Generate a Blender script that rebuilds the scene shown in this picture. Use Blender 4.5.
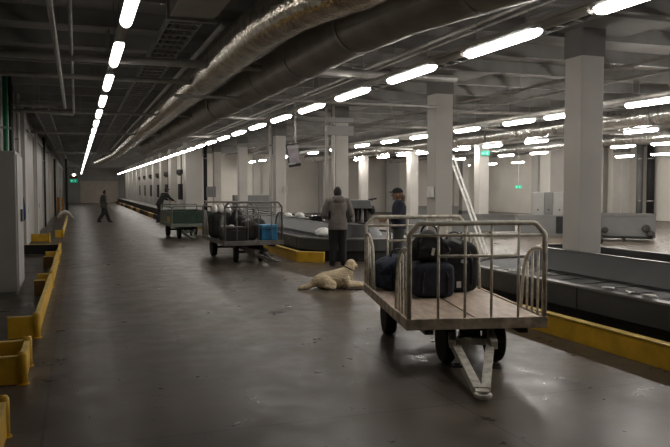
import bpy, bmesh, math, random
from mathutils import Vector, Matrix, Euler
random.seed(7)
for o in list(bpy.data.objects): bpy.data.objects.remove(o)
scene = bpy.context.scene
COL = scene.collection
R = math.radians

# ---------------------------------------------------------------- camera, world, exposure
cam_d = bpy.data.cameras.new('camera'); cam = bpy.data.objects.new('camera', cam_d); COL.objects.link(cam)
cam_d.sensor_width = 36.0; cam_d.lens = 36.0*720/670; cam_d.clip_end = 300; cam_d.clip_start = .05
cam.location = (0, 0, 1.70)
cam.rotation_euler = Euler((R(90-2.823), 0, R(-19.692)), 'XYZ')
scene.camera = cam
scene.view_settings.view_transform = 'Standard'
scene.view_settings.look = 'None'
scene.view_settings.gamma = 1.0
scene.view_settings.exposure = 0.2
world = bpy.data.worlds.new('world'); scene.world = world; world.use_nodes = True
world.node_tree.nodes['Background'].inputs[0].default_value = (.9, .95, 1, 1)
world.node_tree.nodes['Background'].inputs[1].default_value = 0.012
LAMP_CORRIDOR = 19.0
LAMP_LEFT = 5.5
LAMP_HALL = 72.0

# ---------------------------------------------------------------- materials
def mat(name, col, rough=.6, metal=0.0, var=.12, scale=3.0, bump=0.0, bscale=30.0, col2=None, spec=.5, detail=4, stretch=None):
    m = bpy.data.materials.new(name); m.use_nodes = True
    nt = m.node_tree; b = nt.nodes['Principled BSDF']
    tc = nt.nodes.new('ShaderNodeTexCoord')
    mp = nt.nodes.new('ShaderNodeMapping'); nt.links.new(tc.outputs['Object'], mp.inputs[0])
    if stretch: mp.inputs['Scale'].default_value = stretch
    n = nt.nodes.new('ShaderNodeTexNoise'); n.inputs['Scale'].default_value = scale; n.inputs['Detail'].default_value = detail
    nt.links.new(mp.outputs[0], n.inputs['Vector'])
    cr = nt.nodes.new('ShaderNodeValToRGB')
    a = [max(0, c*(1-var)) for c in col]; c2 = col2 if col2 else [min(1, c*(1+var)) for c in col]
    cr.color_ramp.elements[0].position = .35; cr.color_ramp.elements[1].position = .65
    cr.color_ramp.elements[0].color = (*a, 1); cr.color_ramp.elements[1].color = (*c2, 1)
    nt.links.new(n.outputs['Fac'], cr.inputs[0]); nt.links.new(cr.outputs[0], b.inputs['Base Color'])
    b.inputs['Roughness'].default_value = rough; b.inputs['Metallic'].default_value = metal
    b.inputs['Specular IOR Level'].default_value = spec
    if bump:
        n2 = nt.nodes.new('ShaderNodeTexNoise'); n2.inputs['Scale'].default_value = bscale
        nt.links.new(mp.outputs[0], n2.inputs['Vector'])
        bp = nt.nodes.new('ShaderNodeBump'); bp.inputs['Strength'].default_value = bump; bp.inputs['Distance'].default_value = .02
        nt.links.new(n2.outputs['Fac'], bp.inputs['Height']); nt.links.new(bp.outputs[0], b.inputs['Normal'])
    return m
def emit(name, col, strength):
    m = bpy.data.materials.new(name); m.use_nodes = True; nt = m.node_tree
    b = nt.nodes['Principled BSDF']; b.inputs['Base Color'].default_value = (*col, 1)
    b.inputs['Emission Color'].default_value = (*col, 1); b.inputs['Emission Strength'].default_value = strength
    return m

def floor_mat():
    m = mat('concrete_floor', (.112, .091, .07), .42, var=.32, scale=.5, detail=9, bump=.05, bscale=40)
    nt = m.node_tree; b = nt.nodes['Principled BSDF']
    tc = nt.nodes['Texture Coordinate']; cr = nt.nodes['Color Ramp']
    br = nt.nodes.new('ShaderNodeTexBrick'); br.offset = 0; br.inputs['Scale'].default_value = 1
    br.inputs['Brick Width'].default_value = 3.05; br.inputs['Row Height'].default_value = 4.2; br.inputs['Mortar Size'].default_value = .012
    br.inputs['Mortar Smooth'].default_value = .2
    br.inputs['Color1'].default_value = (1, 1, 1, 1); br.inputs['Color2'].default_value = (.9, .9, .9, 1); br.inputs['Mortar'].default_value = (.62, .6, .58, 1)
    sh = nt.nodes.new('ShaderNodeMapping'); sh.inputs['Location'].default_value = (.25, -.75, 0); nt.links.new(tc.outputs['Object'], sh.inputs[0]); nt.links.new(sh.outputs[0], br.inputs['Vector'])
    mx = nt.nodes.new('ShaderNodeMix'); mx.data_type = 'RGBA'; mx.blend_type = 'MULTIPLY'; mx.inputs[0].default_value = 1
    nt.links.new(cr.outputs[0], mx.inputs[6]); nt.links.new(br.outputs['Color'], mx.inputs[7])
    # fine wear
    n3 = nt.nodes.new('ShaderNodeTexNoise'); n3.inputs['Scale'].default_value = 2.6; n3.inputs['Detail'].default_value = 10; n3.inputs['Roughness'].default_value = .7
    nt.links.new(tc.outputs['Object'], n3.inputs['Vector'])
    r3 = nt.nodes.new('ShaderNodeValToRGB'); r3.color_ramp.elements[0].position = .3; r3.color_ramp.elements[1].position = .72
    r3.color_ramp.elements[0].color = (.55, .53, .5, 1); r3.color_ramp.elements[1].color = (1.25, 1.24, 1.22, 1)
    nt.links.new(n3.outputs['Fac'], r3.inputs[0])
    m2 = nt.nodes.new('ShaderNodeMix'); m2.data_type = 'RGBA'; m2.blend_type = 'MULTIPLY'; m2.inputs[0].default_value = 1
    nt.links.new(mx.outputs[2], m2.inputs[6]); nt.links.new(r3.outputs[0], m2.inputs[7]); nt.links.new(m2.outputs[2], b.inputs['Base Color'])
    r4 = nt.nodes.new('ShaderNodeMapRange'); r4.inputs['To Min'].default_value = .23; r4.inputs['To Max'].default_value = .5; r4.inputs[1].default_value = .3; r4.inputs[2].default_value = .7; b.inputs['Specular IOR Level'].default_value = .22
    nt.links.new(n3.outputs['Fac'], r4.inputs[0]); nt.links.new(r4.outputs[0], b.inputs['Roughness'])
    return m
M = {}
M['floor'] = floor_mat()
M['ceiling'] = mat('ceiling_deck', (.27, .26, .25), .85, var=.15, scale=.6)
M['beam'] = mat('ceiling_beam_steel', (.22, .215, .205), .7, var=.15, scale=2)
M['beam_d'] = mat('dull_duct_paint', (.055, .053, .05), .8, var=.1, scale=2)
M['wall'] = mat('beige_wall', (.64, .605, .545), .85, var=.05, scale=.8)
M['wall_left'] = mat('grey_wall_panel', (.22, .215, .20), .75, var=.08, scale=1.2)
M['wall_end'] = mat('end_wall', (.42, .40, .37), .8, var=.06, scale=1)
M['shutter'] = mat('roller_shutter', (.62, .55, .48), .6, var=.06, scale=2)
M['pier'] = mat('pier_paint', (.46, .44, .41), .7, var=.05, scale=1)
M['pier_far'] = mat('pier_far_paint', (.40, .385, .35), .75, var=.05, scale=1)
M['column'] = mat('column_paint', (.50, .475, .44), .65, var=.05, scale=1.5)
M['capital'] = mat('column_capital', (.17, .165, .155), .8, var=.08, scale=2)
M['drop'] = mat('drop_panel', (.24, .235, .225), .8, var=.06, scale=1)
M['cabinet'] = mat('cabinet_grey', (.27, .26, .245), .5, var=.05, scale=2)
M['cabinet_l'] = mat('cabinet_light_grey', (.36, .35, .335), .5, var=.05, scale=2)
M['machine'] = mat('machine_grey', (.30, .295, .28), .5, var=.07, scale=2)
M['machine_d'] = mat('machine_mid_grey', (.17, .17, .165), .5, var=.07, scale=2)
M['yellow'] = mat('yellow_paint', (.62, .36, .02), .5, var=.14, scale=5, bump=.1)
M['yellow_edge'] = mat('yellow_edge', (.72, .52, .14), .5, var=.12, scale=5)
M['brown'] = mat('plank_shade_kerb_brown', (.16, .085, .02), .7, var=.2, scale=5)  # shade and dirt on yellow barrier planks painted brown; also a kerb stripe
M['black'] = mat('black_rubber', (.012, .012, .012), .7, var=.3, scale=6)
M['black_gloss'] = mat('black_plastic', (.015, .015, .017), .3, var=.2, scale=6)
M['conv'] = mat('conveyor_panel', (.055, .054, .053), .45, .1, var=.1, scale=1.5)
M['conv_in'] = mat('conveyor_inner_panel', (.05, .05, .05), .45, .1, var=.12, scale=1.5)
M['trim'] = mat('conveyor_trim', (.20, .195, .185), .4, .5, var=.1, scale=4)
M['belt'] = mat('belt_rubber', (.022, .021, .02), .65, var=.3, scale=6, stretch=(1, 1, 1))
M['foil'] = mat('foil_insulation', (.72, .66, .56), .17, .95, var=.3, scale=7, bump=.45, bscale=20)
M['foil_bright'] = mat('foil_bright', (.8, .78, .74), .22, .85, var=.3, scale=8, bump=1.0, bscale=12)
M['duct_d'] = mat('duct_sheet_metal', (.30, .285, .25), .45, .5, var=.15, scale=3, bump=.15, bscale=10)
M['galv'] = mat('galvanised', (.30, .29, .27), .4, .7, var=.2, scale=5)
M['pipe'] = mat('painted_pipe', (.36, .345, .32), .5, .3, var=.15, scale=5)
M['pipe_w'] = mat('white_pipe', (.55, .53, .49), .45, var=.08, scale=4)
M['green'] = mat('green_pipe', (.01, .16, .07), .4, var=.15, scale=5)
M['lamp_body'] = mat('lamp_housing', (.55, .55, .55), .5, var=.05)
M['lamp_c'] = emit('lamp_corridor', (1, .95, .885), LAMP_CORRIDOR)
M['lamp_l'] = emit('lamp_left_row', (1, .95, .9), LAMP_LEFT)
M['lamp_h'] = emit('lamp_hall', (1, .95, .885), LAMP_HALL)
M['cart'] = mat('cart_cream_paint', (.74, .67, .54), .5, .0, var=.3, scale=14, bump=.1, col2=(.84, .78, .66))
M['cart_rust'] = mat('cart_deck_edge', (.52, .43, .33), .6, .1, var=.35, scale=9)
M['deck'] = mat('cart_deck_boards', (.50, .39, .30), .5, var=.22, scale=4, bump=.1, stretch=(4, 1, 1))
M['cart_grey'] = mat('cart_grey_paint', (.16, .15, .14), .5, .2, var=.2, scale=10)
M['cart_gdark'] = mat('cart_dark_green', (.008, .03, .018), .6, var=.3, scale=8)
M['cart_gpale'] = mat('cart_grey_green', (.13, .15, .12), .6, var=.2, scale=8)
M['tyre'] = mat('tyre', (.014, .013, .013), .8, var=.2, scale=20, bump=.3, bscale=50)
M['hub'] = mat('wheel_hub', (.08, .075, .07), .5, .4, var=.2, scale=10)
M['axle'] = mat('axle_steel', (.05, .045, .04), .7, .3, var=.3, scale=10)
M['bag_black'] = mat('bag_black', (.012, .012, .013), .75, var=.4, scale=8, bump=.4, bscale=12)
M['bag_navy'] = mat('bag_navy', (.009, .012, .026), .7, var=.4, scale=8, bump=.4, bscale=12)
def fleck():
    m = mat('blue_flecked_cloth', (.01, .014, .03), .8, var=.3, scale=18, bump=.4, bscale=14, col2=(.03, .045, .09)); return m
M['bag_fleck'] = fleck()
M['tag'] = mat('luggage_tag_white', (.55, .55, .52), .6, var=.05)
M['blue'] = mat('blue_plastic', (.01, .13, .26), .45, var=.15, scale=5)
M['blue_l'] = mat('blue_lid', (.06, .25, .42), .4, var=.15, scale=5)
M['brownbag'] = mat('brown_suitcase', (.035, .026, .022), .6, var=.3, scale=5)
M['white'] = mat('white_plastic', (.8, .79, .76), .5, var=.1, scale=9, bump=.4, bscale=16)
M['skin'] = mat('skin', (.36, .21, .15), .6, var=.06)
M['hair_d'] = mat('dark_hair', (.014, .011, .009), .7, var=.3, scale=40, bump=.5, bscale=60)
M['hair_b'] = mat('light_brown_hair', (.20, .125, .07), .6, var=.25, scale=40, bump=.5, bscale=60)
M['tow_w'] = mat('tow_bar_white', (.66, .62, .54), .5, var=.25, scale=14)
M['jacket_g'] = mat('grey_brown_jacket', (.16, .138, .125), .85, var=.12, scale=9, bump=.5, bscale=14)
M['vest'] = mat('black_cloth', (.012, .012, .013), .85, var=.2, scale=9, bump=.3, bscale=14)
M['navy'] = mat('navy_jacket', (.012, .014, .032), .8, var=.2, scale=9, bump=.4, bscale=14)
M['olive'] = mat('grey_green_trousers', (.045, .048, .042), .85, var=.15, scale=9, bump=.4, bscale=14)
M['worker'] = mat('worker_jacket', (.075, .075, .062), .85, var=.15, scale=9, bump=.4, bscale=14)
M['band'] = mat('reflective_band', (.18, .18, .17), .5, var=.1)
M['fur'] = mat('cream_fur', (.70, .57, .38), .9, var=.14, scale=16, bump=.9, bscale=45, stretch=(.5, 1, 1))
M['fur_l'] = mat('pale_fur', (.76, .65, .46), .9, var=.1, scale=16, bump=.8, bscale=45)
M['nose'] = mat('dog_nose', (.012, .01, .01), .4)
M['leather'] = mat('brown_leash', (.05, .02, .014), .6, var=.2)
M['screen'] = mat('monitor_screen', (.28, .25, .27), .3, var=.2, scale=6)
M['exit'] = emit('exit_sign_green', (.01, .55, .33), .28)
M['exit_w'] = emit('exit_sign_mark', (.5, .9, .75), .3)
M['red'] = mat('red_sign', (.25, .02, .02), .5)
M['orange'] = mat('orange_board', (.42, .17, .02), .6, var=.15, scale=4)
M['cream'] = mat('cream_cabinet', (.46, .44, .38), .5, var=.06, scale=3)
M['bluecloth'] = mat('blue_cloth', (.008, .03, .12), .8, var=.3, scale=8)
M['poster'] = mat('pale_sign', (.45, .43, .36), .6, var=.1, scale=15)

# ---------------------------------------------------------------- mesh builder
class MB:
    def __init__(s): s.bm = bmesh.new()
    def box(s, c, size, rot=None, mi=0):
        r = bmesh.ops.create_cube(s.bm, size=1)
        m = Matrix.Translation(Vector(c)) @ (Euler(rot).to_matrix().to_4x4() if rot else Matrix()) @ Matrix.Diagonal((*size, 1))
        bmesh.ops.transform(s.bm, matrix=m, verts=r['verts'])
        return s
    def bb(s, x0, x1, y0, y1, z0, z1): return s.box(((x0+x1)/2, (y0+y1)/2, (z0+z1)/2), (abs(x1-x0), abs(y1-y0), abs(z1-z0)))
    def tube(s, pts, r, n=10, closed=False, caps=True, rfn=None):
        pts = [Vector(p) for p in pts]; N = len(pts); rings = []
        t0 = (pts[1]-pts[0]).normalized()
        up = Vector((0, 0, 1)) if abs(t0.z) < .9 else Vector((1, 0, 0))
        u = t0.cross(up).normalized()
        for i, p in enumerate(pts):
            if i == 0: t = (pts[1]-pts[0])
            elif i == N-1: t = pts[-1]-pts[-2]
            else: t = (pts[i+1]-p).normalized()+(p-pts[i-1]).normalized()
            t.normalize()
            u = (u - t*u.dot(t)).normalized(); v = t.cross(u)
            rr = rfn(i/(N-1)) if rfn else (r[i] if isinstance(r, (list, tuple)) else r)
            # mitre
            rings.append([s.bm.verts.new(p+(u*math.cos(a)+v*math.sin(a))*rr) for a in [2*math.pi*k/n for k in range(n)]])
        for i in range(N-1):
            for k in range(n):
                s.bm.faces.new((rings[i][k], rings[i][(k+1) % n], rings[i+1][(k+1) % n], rings[i+1][k]))
        if caps:
            s.bm.faces.new(list(reversed(rings[0]))); s.bm.faces.new(rings[-1])
        return s
    def bar(s, a, b, w, h=None):   # rectangular bar between points
        a, b = Vector(a), Vector(b); d = b-a; h = h or w
        q = d.to_track_quat('Y', 'Z').to_matrix().to_4x4()
        r = bmesh.ops.create_cube(s.bm, size=1)
        m = Matrix.Translation((a+b)/2) @ q @ Matrix.Diagonal((w, d.length, h, 1))
        bmesh.ops.transform(s.bm, matrix=m, verts=r['verts']); return s
    def lathe(s, prof, axis='Z', c=(0, 0, 0), n=24):
        rings = []
        for (r, h) in prof:
            ring = []
            for k in range(n):
                a = 2*math.pi*k/n; x, y = r*math.cos(a), r*math.sin(a)
                p = {'Z': (x, y, h), 'X': (h, x, y), 'Y': (x, h, y)}[axis]
                ring.append(s.bm.verts.new(Vector(p)+Vector(c)))
            rings.append(ring)
        for i in range(len(rings)-1):
            for k in range(n): s.bm.faces.new((rings[i][k], rings[i][(k+1) % n], rings[i+1][(k+1) % n], rings[i+1][k]))
        if prof[0][0] > 1e-6: s.bm.faces.new(list(reversed(rings[0])))
        if prof[-1][0] > 1e-6: s.bm.faces.new(rings[-1])
        return s
    def ell(s, c, rad, rot=None, seg=20, rings=12):
        r = bmesh.ops.create_uvsphere(s.bm, u_segments=seg, v_segments=rings, radius=1)
        m = Matrix.Translation(Vector(c)) @ (Euler(rot).to_matrix().to_4x4() if rot else Matrix()) @ Matrix.Diagonal((*rad, 1))
        bmesh.ops.transform(s.bm, matrix=m, verts=r['verts']); return r['verts']
    def poly(s, pts2, z0, z1, plane='XY', off=0):
        lo = []; hi = []
        for (a, b) in pts2:
            f = {'XY': lambda z: (a, b, z), 'XZ': lambda z: (a, z, b), 'YZ': lambda z: (z, a, b)}[plane]
            lo.append(s.bm.verts.new(f(z0))); hi.append(s.bm.verts.new(f(z1)))
        n = len(lo); s.bm.faces.new(lo); s.bm.faces.new(list(reversed(hi)))
        for i in range(n): s.bm.faces.new((lo[i], hi[i], hi[(i+1) % n], lo[(i+1) % n]))
        return s
    def build(s, name, m, parent=None, smooth=False, bevel=0, sub=0, loc=None, rot=None, kind=None):
        bmesh.ops.recalc_face_normals(s.bm, faces=s.bm.faces)
        me = bpy.data.meshes.new(name); s.bm.to_mesh(me); s.bm.free()
        o = bpy.data.objects.new(name, me); COL.objects.link(o)
        ms = m if isinstance(m, (list, tuple)) else [m]
        for x in ms: me.materials.append(x)
        if smooth:
            for p in me.polygons: p.use_smooth = True
        if bevel:
            b = o.modifiers.new('bevel', 'BEVEL'); b.width = bevel; b.segments = 2; b.limit_method = 'ANGLE'
        if sub:
            b = o.modifiers.new('sub', 'SUBSURF'); b.levels = sub; b.render_levels = sub
        if parent: o.parent = parent
        if loc: o.location = loc
        if rot: o.rotation_euler = rot
        if kind: o['kind'] = kind
        return o
def tag(o, label, cat, group=None, kind=None):
    if label: o['label'] = label
    if cat: o['category'] = cat
    if group: o['group'] = group
    if kind: o['kind'] = kind
    return o
def thing(name, loc, rz, label, cat, group=None):
    o = bpy.data.objects.new(name, None); COL.objects.link(o); o.empty_display_size = .2
    o.location = loc; o.rotation_euler = (0, 0, rz); return tag(o, label, cat, group)
def copy_tree(o, parent=None):
    c = o.copy(); COL.objects.link(c)
    if parent: c.parent = parent
    for ch in list(o.children): copy_tree(ch, c)
    return c
def arc(c, r, a0, a1, n, ax1, ax2):
    c = Vector(c); ax1 = Vector(ax1); ax2 = Vector(ax2)
    return [c+ax1*r*math.cos(R(a0+(a1-a0)*i/n))+ax2*r*math.sin(R(a0+(a1-a0)*i/n)) for i in range(n+1)]

# ================================================================= STRUCTURE
CZ = 4.12
b = MB(); b.bb(-2.2, 29, -8, 88, -.2, 0); b.build('floor', M['floor'], kind='structure')
b = MB(); b.bb(-2.2, 29, -8, 88, CZ, CZ+.2); ceil = b.build('ceiling', M['ceiling'], kind='structure')
# deck ribs and cross beams
b = MB()
y = -5.0
while y < 86:
    b.bb(-1.42, 28.5 if y < 47 else 5.0, y-.06, y+.06, CZ-.22, CZ+.01); y += 1.55
b.build('ceiling_beam', M['beam'], ceil)

# left wall with pilasters, door leaves and posts
b = MB(); b.bb(-1.7, -1.42, -8, 88, 0, CZ); wl = b.build('wall_left', M['wall_left'], kind='structure')
for (y0, y1, dx) in ((16.9, 17.5, .05), (20.4, 21.3, .16), (27.2, 27.9, .12), (34.6, 35.3, .12), (45, 46, .12), (56, 57, .12)):
    b = MB(); b.bb(-1.43, -1.42+dx, y0, y1, 0, 3.7); b.build('pilaster', M['pier'], wl)
b = MB()
for i in range(5): b.bb(-1.43, -1.38, 36+i*5.2, 36+i*5.2+4.4, 0, 3.5)
b.build('wall_panel', M['pier_far'], wl)
b = MB(); b.bb(-1.43, -1.40, -8, 87, 3.55, 3.75); b.build('cornice', M['wall_end'], wl)
for i, y0 in enumerate((22.3, 28.8)):
    b = MB(); b.bb(-1.43, -1.39, y0, y0+4.2, 0.02, 3.4); d = b.build('door_%d' % (i+1), M['cabinet_l'], kind='structure')
    b = MB(); b.bb(-1.39, -1.33, y0-.12, y0, 0, 3.5); b.bb(-1.39, -1.33, y0+4.2, y0+4.32, 0, 3.5); b.bb(-1.39, -1.33, y0-.12, y0+4.32, 3.4, 3.52); b.build('door_frame', M['pier'], d)
    b = MB(); b.box((-1.36, y0+.35, 1.05), (.05, .05, .16)); b.build('door_handle', M['axle'], d)
# end wall
b = MB(); b.bb(-1.7, 5.4, 86.5, 86.8, 0, CZ); we = b.build('wall_back', M['wall_end'], kind='structure')
b = MB()
for k in range(24): b.box((2.4, 86.44, .105*k+.05), (4.1, .04, .098))
ds = b.build('door_3', M['shutter'], kind='structure')
b = MB(); b.bb(.1, .33, 86.3, 86.5, 0, 2.6); b.bb(4.45, 4.7, 86.3, 86.5, 0, 2.6); b.bb(.1, 4.7, 86.2, 86.5, 2.55, 3.2); b.build('door_frame', M['cabinet_l'], ds)
for i, (x0, x1, c) in enumerate(((-1.15, -.75, 'pier_far'), (-.62, -.12, 'pier_far'))):
    b = MB(); b.bb(x0, x1, 86.38, 86.5, 0, 2.4); d = b.build('door_%d' % (4+i), M[c], kind='structure')
    b = MB(); b.bb(x0-.05, x0, 86.34, 86.5, 0, 2.5); b.bb(x1, x1+.05, 86.34, 86.5, 0, 2.5); b.bb(x0-.05, x1+.05, 86.34, 86.5, 2.4, 2.5); b.build('door_frame', M['wall_end'], d)
# right side of the far corridor
b = MB(); b.bb(5.35, 5.75, 35.9, 86.6, 0, CZ); wr = b.build('wall_right', M['wall'], kind='structure')
b = MB(); b.bb(5.0, 5.8, 35.6, 36.4, 0, CZ); b.build('pier', M['pier'], wr)
for k in range(9):
    y0 = 41.5+k*4.9
    b = MB(); b.bb(5.0, 5.4, y0, y0+1.2, 0, CZ); b.build('pier', M['pier'], wr)
# hall back wall
b = MB(); b.bb(5.7, 28.8, 47, 47.3, 0, CZ); wb = b.build('wall_hall', M['wall'], kind='structure')
for (x0, x1) in ((20.6, 21.6), (11.0, 11.5), (15.6, 16.1), (26.0, 26.5),):
    b = MB(); b.bb(x0, x1, 46.75, 47.01, 0, CZ); b.build('pilaster', M['pier'], wb)
b = MB(); b.bb(28.5, 28.8, -8, 47.3, 0, CZ); ws = b.build('wall_hall_side', M['wall'], kind='structure')
for y0 in (33.5, 39.7): 
    b = MB(); b.bb(28.2, 28.55, y0, y0+.7, 0, CZ); b.build('pilaster', M['pier'], ws)

# columns
def column(x, y, w, label_kind='column', cap=True, name='column'):
    b = MB(); b.bb(x-w/2, x+w/2, y-w/2, y+w/2, 0, 3.58); c = b.build('column', M['column'], bevel=.012, kind='structure')
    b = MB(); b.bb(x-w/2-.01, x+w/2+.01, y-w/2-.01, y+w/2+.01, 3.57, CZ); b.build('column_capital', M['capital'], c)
    if cap:
        b = MB(); b.bb(x-.85, x+.85, y-.85, y+.85, CZ-.16, CZ+.01); b.build('drop_panel', M['drop'], c)
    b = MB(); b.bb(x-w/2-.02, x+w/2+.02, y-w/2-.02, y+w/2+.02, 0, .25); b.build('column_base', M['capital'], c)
    return c
colA = []
for y in (8.66, 13.05, 18.95, 25.3, 31.5, 37.7, 43.6): colA.append(column(6.92, y, .38))
for y in (18.6, 24.8, 31.0, 37.2, 43.4): column(15.0, y, .42)
column(22.3, 30.2, .85); column(27.2, 30.9, .6)
column(23.5, 41, .45); 
# electrical boxes, pipes on columns
b = MB(); b.box((6.92-.2-.03, 13.05-.06, 1.62), (.07, .2, .22)); t = b.build('junction_box', M['white'], bevel=.01); tag(t, 'small white switch box fixed to the second big column', 'switch box')
for (nm, x, y, r, mt, lab) in (('riser_pipe', 6.52, 18.9, .05, 'pipe_w', 'thick white riser pipe left of the column behind the man'),
                          ('riser_pipe', 6.66, 18.72, .035, 'pipe_w', 'thin white riser pipe hugging the column behind the man'),
                          ('riser_pipe', 6.58, 25.3, .06, 'pipe_w', 'white riser pipe beside the column under the hanging monitor'),
                          ('riser_pipe', 6.1, 37.9, .07, 'pipe_w', 'pale riser pipe behind the luggage cart with the blue box'),
                          ('riser_pipe', 6.28, 37.5, .1, 'black', 'thick black riser pipe behind the luggage cart with the blue box'),
                          ('riser_pipe', 27.9, 30.35, .17, 'machine_d', 'fat grey riser pipe right of the far hall pier'),
                          ('riser_pipe', 28.2, 29.9, .2, 'black', 'fat black riser pipe beside the grey one at the far hall pier')):
    b = MB(); b.tube([(x, y, 0), (x, y, CZ)], r, 12); t = b.build(nm, M[mt], smooth=True); tag(t, lab, 'pipe', 'riser pipes by the columns')
    b = MB()
    for z in (1.0, 3.2): b.lathe([(r+.005, z), (r+.02, z), (r+.02, z+.06), (r+.005, z+.06)], c=(x, y, 0), n=14)
    b.build('pipe_clamp', M['galv'], t)
b = MB(); b.bb(6.45, 7.2, 18.6, 18.74, 3.15, 3.4); b.bb(6.45, 7.2, 18.6, 18.74, 3.5, 3.62); t = b.build('pipe_bracket', M['cabinet_l']); tag(t, 'grey bracket frame near the top of the column behind the man', 'bracket')

# ================================================================= CEILING SERVICES
def along(name, pts, r, m, label, cat, n=10, group=None, smooth=True, parts=None):
    b = MB(); b.tube(pts, r, n); o = b.build(name, m, smooth=smooth); return tag(o, label, cat, group)
def hangers(parent, x, ys, ztop, zb, w=0):
    for y in ys:
        b = MB(); b.tube([(x, y, zb), (x, y, CZ+.01)], .012, 6); b.build('hanger_rod', M['galv'], parent)
def lerp_path(ctrl, n):
    out = []
    for i in range(len(ctrl)-1):
        a, c = Vector(ctrl[i]), Vector(ctrl[i+1])
        for k in range(n): out.append(a+(c-a)*k/n)
    out.append(Vector(ctrl[-1])); return out
# foil duct
def foil_duct(ctrl, r, m, name, label, seg=.25, n=20, jitter=.015, bands=2.0, bandm=None):
    pts = []
    for i in range(len(ctrl)-1):
        a, c = Vector(ctrl[i]), Vector(ctrl[i+1]); k = max(1, int((c-a).length/seg))
        for j in range(k): pts.append(a+(c-a)*j/k)
    pts.append(Vector(ctrl[-1]))
    rs = [r*(1+random.uniform(-.02, .02)) for _ in pts]
    b = MB(); b.tube(pts, rs, n)
    for v in b.bm.verts: v.co += Vector((random.uniform(-1, 1), random.uniform(-1, 1), random.uniform(-1, 1)))*jitter
    o = b.build(name, m, smooth=True); tag(o, label, 'duct')
    L = 0; b = MB()
    for i in range(1, len(pts)-1):
        L += (pts[i]-pts[i-1]).length
        if L > bands:
            L = 0; d = (pts[i+1]-pts[i-1]).normalized()*.03
            b.tube([pts[i]-d, pts[i]+d], r*1.035, n); b.build('duct_band', bandm or M['galv'], o, smooth=False); b = MB()
    return o
d1 = foil_duct([(3.45, 2.2, 3.6), (2.35, 6.6, 3.6), (2.18, 7.3, 3.6), (2.09, 8.2, 3.6), (2.07, 11, 3.6), (2.05, 25, 3.6), (2.05, 41, 3.6), (1.75, 46, 3.55), (1.35, 52, 3.5)], .27, M['foil'], 'insulated_duct', 'crinkled foil wrapped round duct running down the corridor ceiling', bands=99, seg=.2, jitter=.008)
hangers(d1, 2.05, (12, 18, 24, 30, 36), CZ, 3.75)
d2 = foil_duct([(4.25, 1.5, 3.5), (3.2, 5.7, 3.5), (3.05, 6.5, 3.5), (2.97, 7.5, 3.5), (2.95, 14, 3.5), (2.95, 34, 3.5)], .31, M['duct_d'], 'ventilation_duct', 'big dull grey round duct between foil duct and right lamp row', jitter=.006, n=24, bandm=M['pipe'])
hangers(d2, 2.95, (14, 19, 24, 29), CZ, 3.75)
d3 = foil_duct([(14.3, 9, 3.6), (14.2, 45, 3.6)], .26, M['foil_bright'], 'insulated_duct', 'shiny crumpled foil duct over the right hall', n=14, seg=.4, jitter=.03)
d4 = foil_duct([(20.6, 18, 3.65), (20.6, 46, 3.65)], .22, M['foil_bright'], 'insulated_duct', 'second shiny foil duct deeper in the right hall', n=12, seg=.5, jitter=.03)
# rectangular duct above the columns
# cable trays
def cable_tray(x0, x1, y0, y1, z, label, name='cable_tray', rung=.33, cables=True):
    b = MB(); b.bb(x0, x0+.02, y0, y1, z, z+.09); b.bb(x1-.02, x1, y0, y1, z, z+.09)
    t = b.build(name, M['galv']); tag(t, label, 'cable tray')
    b = MB(); y = y0
    while y < y1: b.bb(x0, x1, y, y+.05, z, z+.02); y += rung
    b.build('rung', M['galv'], t, kind='stuff')
    if cables:
        b = MB()
        for k in range(4):
            xx = x0+.06+(x1-x0-.12)*k/3
            b.tube([(xx, y0, z+.045), (xx, y1, z+.045)], .022, 6)
        b.build('cable', M['axle'], t, kind='stuff')
    return t
cable_tray(1.02, 1.42, 8.3, 62, 3.62, 'long slatted cable tray between left lamps and foil duct')
cable_tray(-.95, -.6, 18, 60, 3.55, 'dark cable tray close above the left wall')
cable_tray(5.55, 5.85, 3, 34, 3.72, 'narrow cable tray above the right conveyor edge')
cable_tray(11.9, 12.3, 10, 44, 3.6, 'pale cable tray in the hall left of the shiny duct')
b = MB(); b.bb(1.0, 1.5, 6.2, 8.3, 3.6, 3.95); t = b.build('duct_box', M['duct_d'], bevel=.01); tag(t, 'boxy sheet metal duct end at the top of the picture', 'duct')
b = MB(); b.bb(.97, 1.53, 8.24, 8.32, 3.57, 3.98); b.build('duct_flange', M['galv'], t)
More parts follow.
